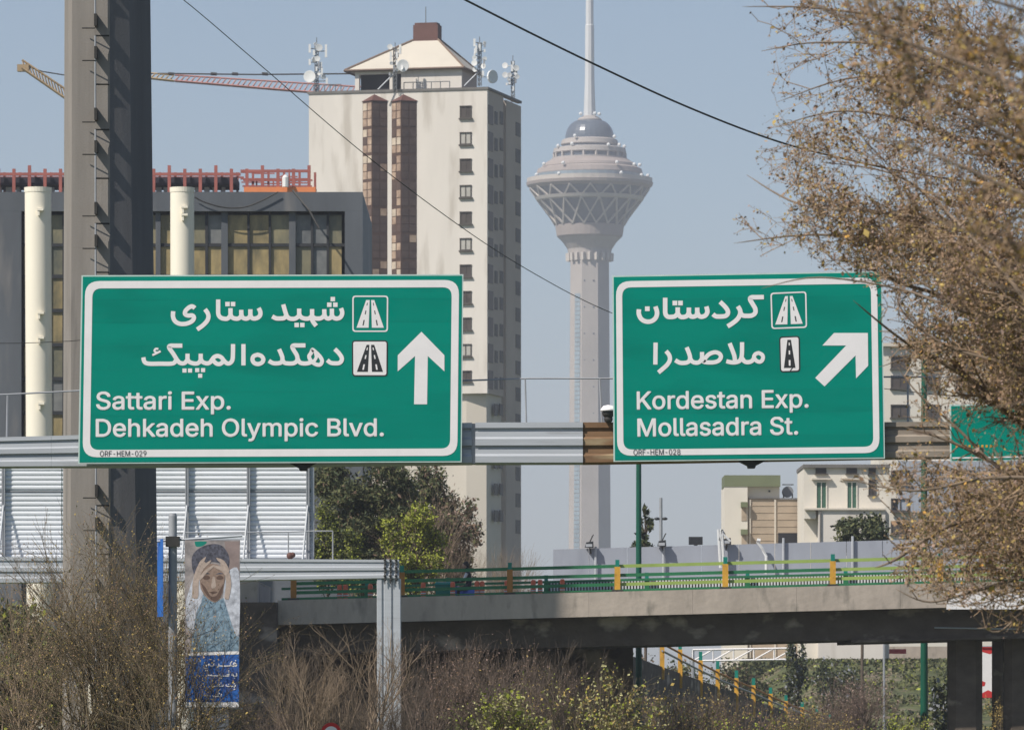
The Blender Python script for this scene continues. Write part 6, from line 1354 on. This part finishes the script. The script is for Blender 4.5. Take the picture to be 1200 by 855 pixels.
W_ = [  # banner lettering, four short lines, drawn as strokes
 [(277, 778.5), (275, 776), (273.5, 777.5), (275, 779), (277, 777.5), (277, 779.5), (274, 780), (271.5, 779.5), (270, 777), (272, 774)], [(272, 779.6), (258, 779.6), (256.5, 777)], [(256.3, 777), (256, 780), (253.5, 782)],
 [(250.5, 776), (250, 779.4), (246.5, 779.5), (245, 777.5), (243.5, 779.5), (241, 780)], [(243, 779), (239.5, 779), (238.5, 781), (240.5, 782.5), (244, 782)],
 [(277, 788), (277.2, 791.5), (274, 791.5), (272.5, 789), (271.5, 791)], [(268, 787), (268.5, 789.5), (266, 790), (268.3, 791.5), (262, 791.5), (258, 791.5), (257, 789.5)], [(257, 791.2), (249, 791.2), (248, 789.8)], [(248, 791), (244, 790.5), (243, 791.2)],
 [(276, 801), (274, 800.5), (276, 803), (274, 805)], [(274, 803.5), (266, 803.5), (265, 801.5)], [(261.5, 801.5), (261, 803.5), (257, 803.5), (257.5, 801)], [(256, 803.5), (249, 803.5), (248, 802)],
 [(259.5, 812.5), (259, 815.5), (256, 815.5), (255.5, 812)], [(255, 815.4), (250, 815.4), (249, 814)], [(247, 815), (241, 814.5), (239.5, 815.2)]]
DT = [(276, 773.5), (251, 774), (241, 785), (243, 785), (268, 785.5), (259, 794), (257, 794), (275, 794), (274.5, 807), (268, 801), (259, 799.5), (257, 812), (255.5, 810)]
for (lo, hi) in ((770, 784.6), (784.7, 796), (796, 809), (809, 820)):
    mb = MB()
    for i, s_ in enumerate(W_):
        if lo <= sum(p[1] for p in s_) / len(s_) < hi: ribbon(mb, s_, 1.35 if i < 9 else 1.1, KB - .0004 * i)
    for u, v in DT:
        if (lo <= v < hi) or (lo == 784.7 and v == 785): mb.poly([(u - .7, v - .7), (u + .7, v - .7), (u + .7, v + .7), (u - .7, v + .7)], KB - .007)
    mb.build('text_line', M['white'], b1)
b2 = empty('banner', P(187, 634, YN), 'narrow blue banner seen almost edge on between the mast and the grey pole', 'banner', 'long banners on the grey pole')
mb = MB(); a = P(184.3, 632, YN + .3); c = P(190.5, 632, YN - .1); e = P(190.5, 722, YN - .1); mb.hexa([(a.x, a.y, e.z), (c.x, c.y, e.z), (c.x + .01, c.y, e.z), (a.x + .01, a.y, e.z), (a.x, a.y, a.z), (c.x, c.y, a.z), (c.x + .01, c.y, a.z), (a.x + .01, a.y, a.z)]); mb.build('cloth', M['blue'], b2)

# ---------------------------------------------------------------- unseen block added to shade the left half of the flyover
k_ = 33.0; ex = X(660, YF) - math.sin(SUN_A) * k_; ey = YF - math.cos(SUN_A) * k_
nb = empty('shade_block', (ex - 12, ey + 6, 0), 'plain beige unseen block added left of the flyover to throw shade on it', 'building')
mb = MB(); mb.box(ex - 24, ey, 0, ex, ey + 12, 44); mb.build('wall', M['tower_wall'], nb)
mb = MB(); mb.box(ex - 24.01, ey - .01, 44.001, ex + .001, ey + 12.01, 44.4); mb.build('coping', M['parapet'], nb)
for fl in range(13):
    for c in range(6):
        mb = MB(); x_ = ex - 22.5 + c * 3.8; z_ = 2 + fl * 3.1; mb.box(x_, ey - .03, z_, x_ + 1.5, ey + .1, z_ + 1.4); mb.build('window', M['win_dark'], nb)

# ---------------------------------------------------------------- haze
hz = bpy.data.materials.new('haze'); hz.use_nodes = True; t = hz.node_tree
for n_ in list(t.nodes):
    if n_.type != 'OUTPUT_MATERIAL': t.nodes.remove(n_)
pv = t.nodes.new('ShaderNodeVolumePrincipled'); pv.inputs['Color'].default_value = (.86, .9, 1, 1); pv.inputs['Density'].default_value = .000165; pv.inputs['Anisotropy'].default_value = .0
t.links.new(pv.outputs[0], [n_ for n_ in t.nodes if n_.type == 'OUTPUT_MATERIAL'][0].inputs['Volume'])
mb = MB(); mb.box(-6500, -450, -1.6, 6500, 9000, 440); tag(mb.build('haze', hz), kind='stuff')
if 'hedge' in bpy.data.objects: tag(bpy.data.objects['hedge'], 'green hedge on top of the grass slope under the flyover', 'hedge', None, 'stuff')
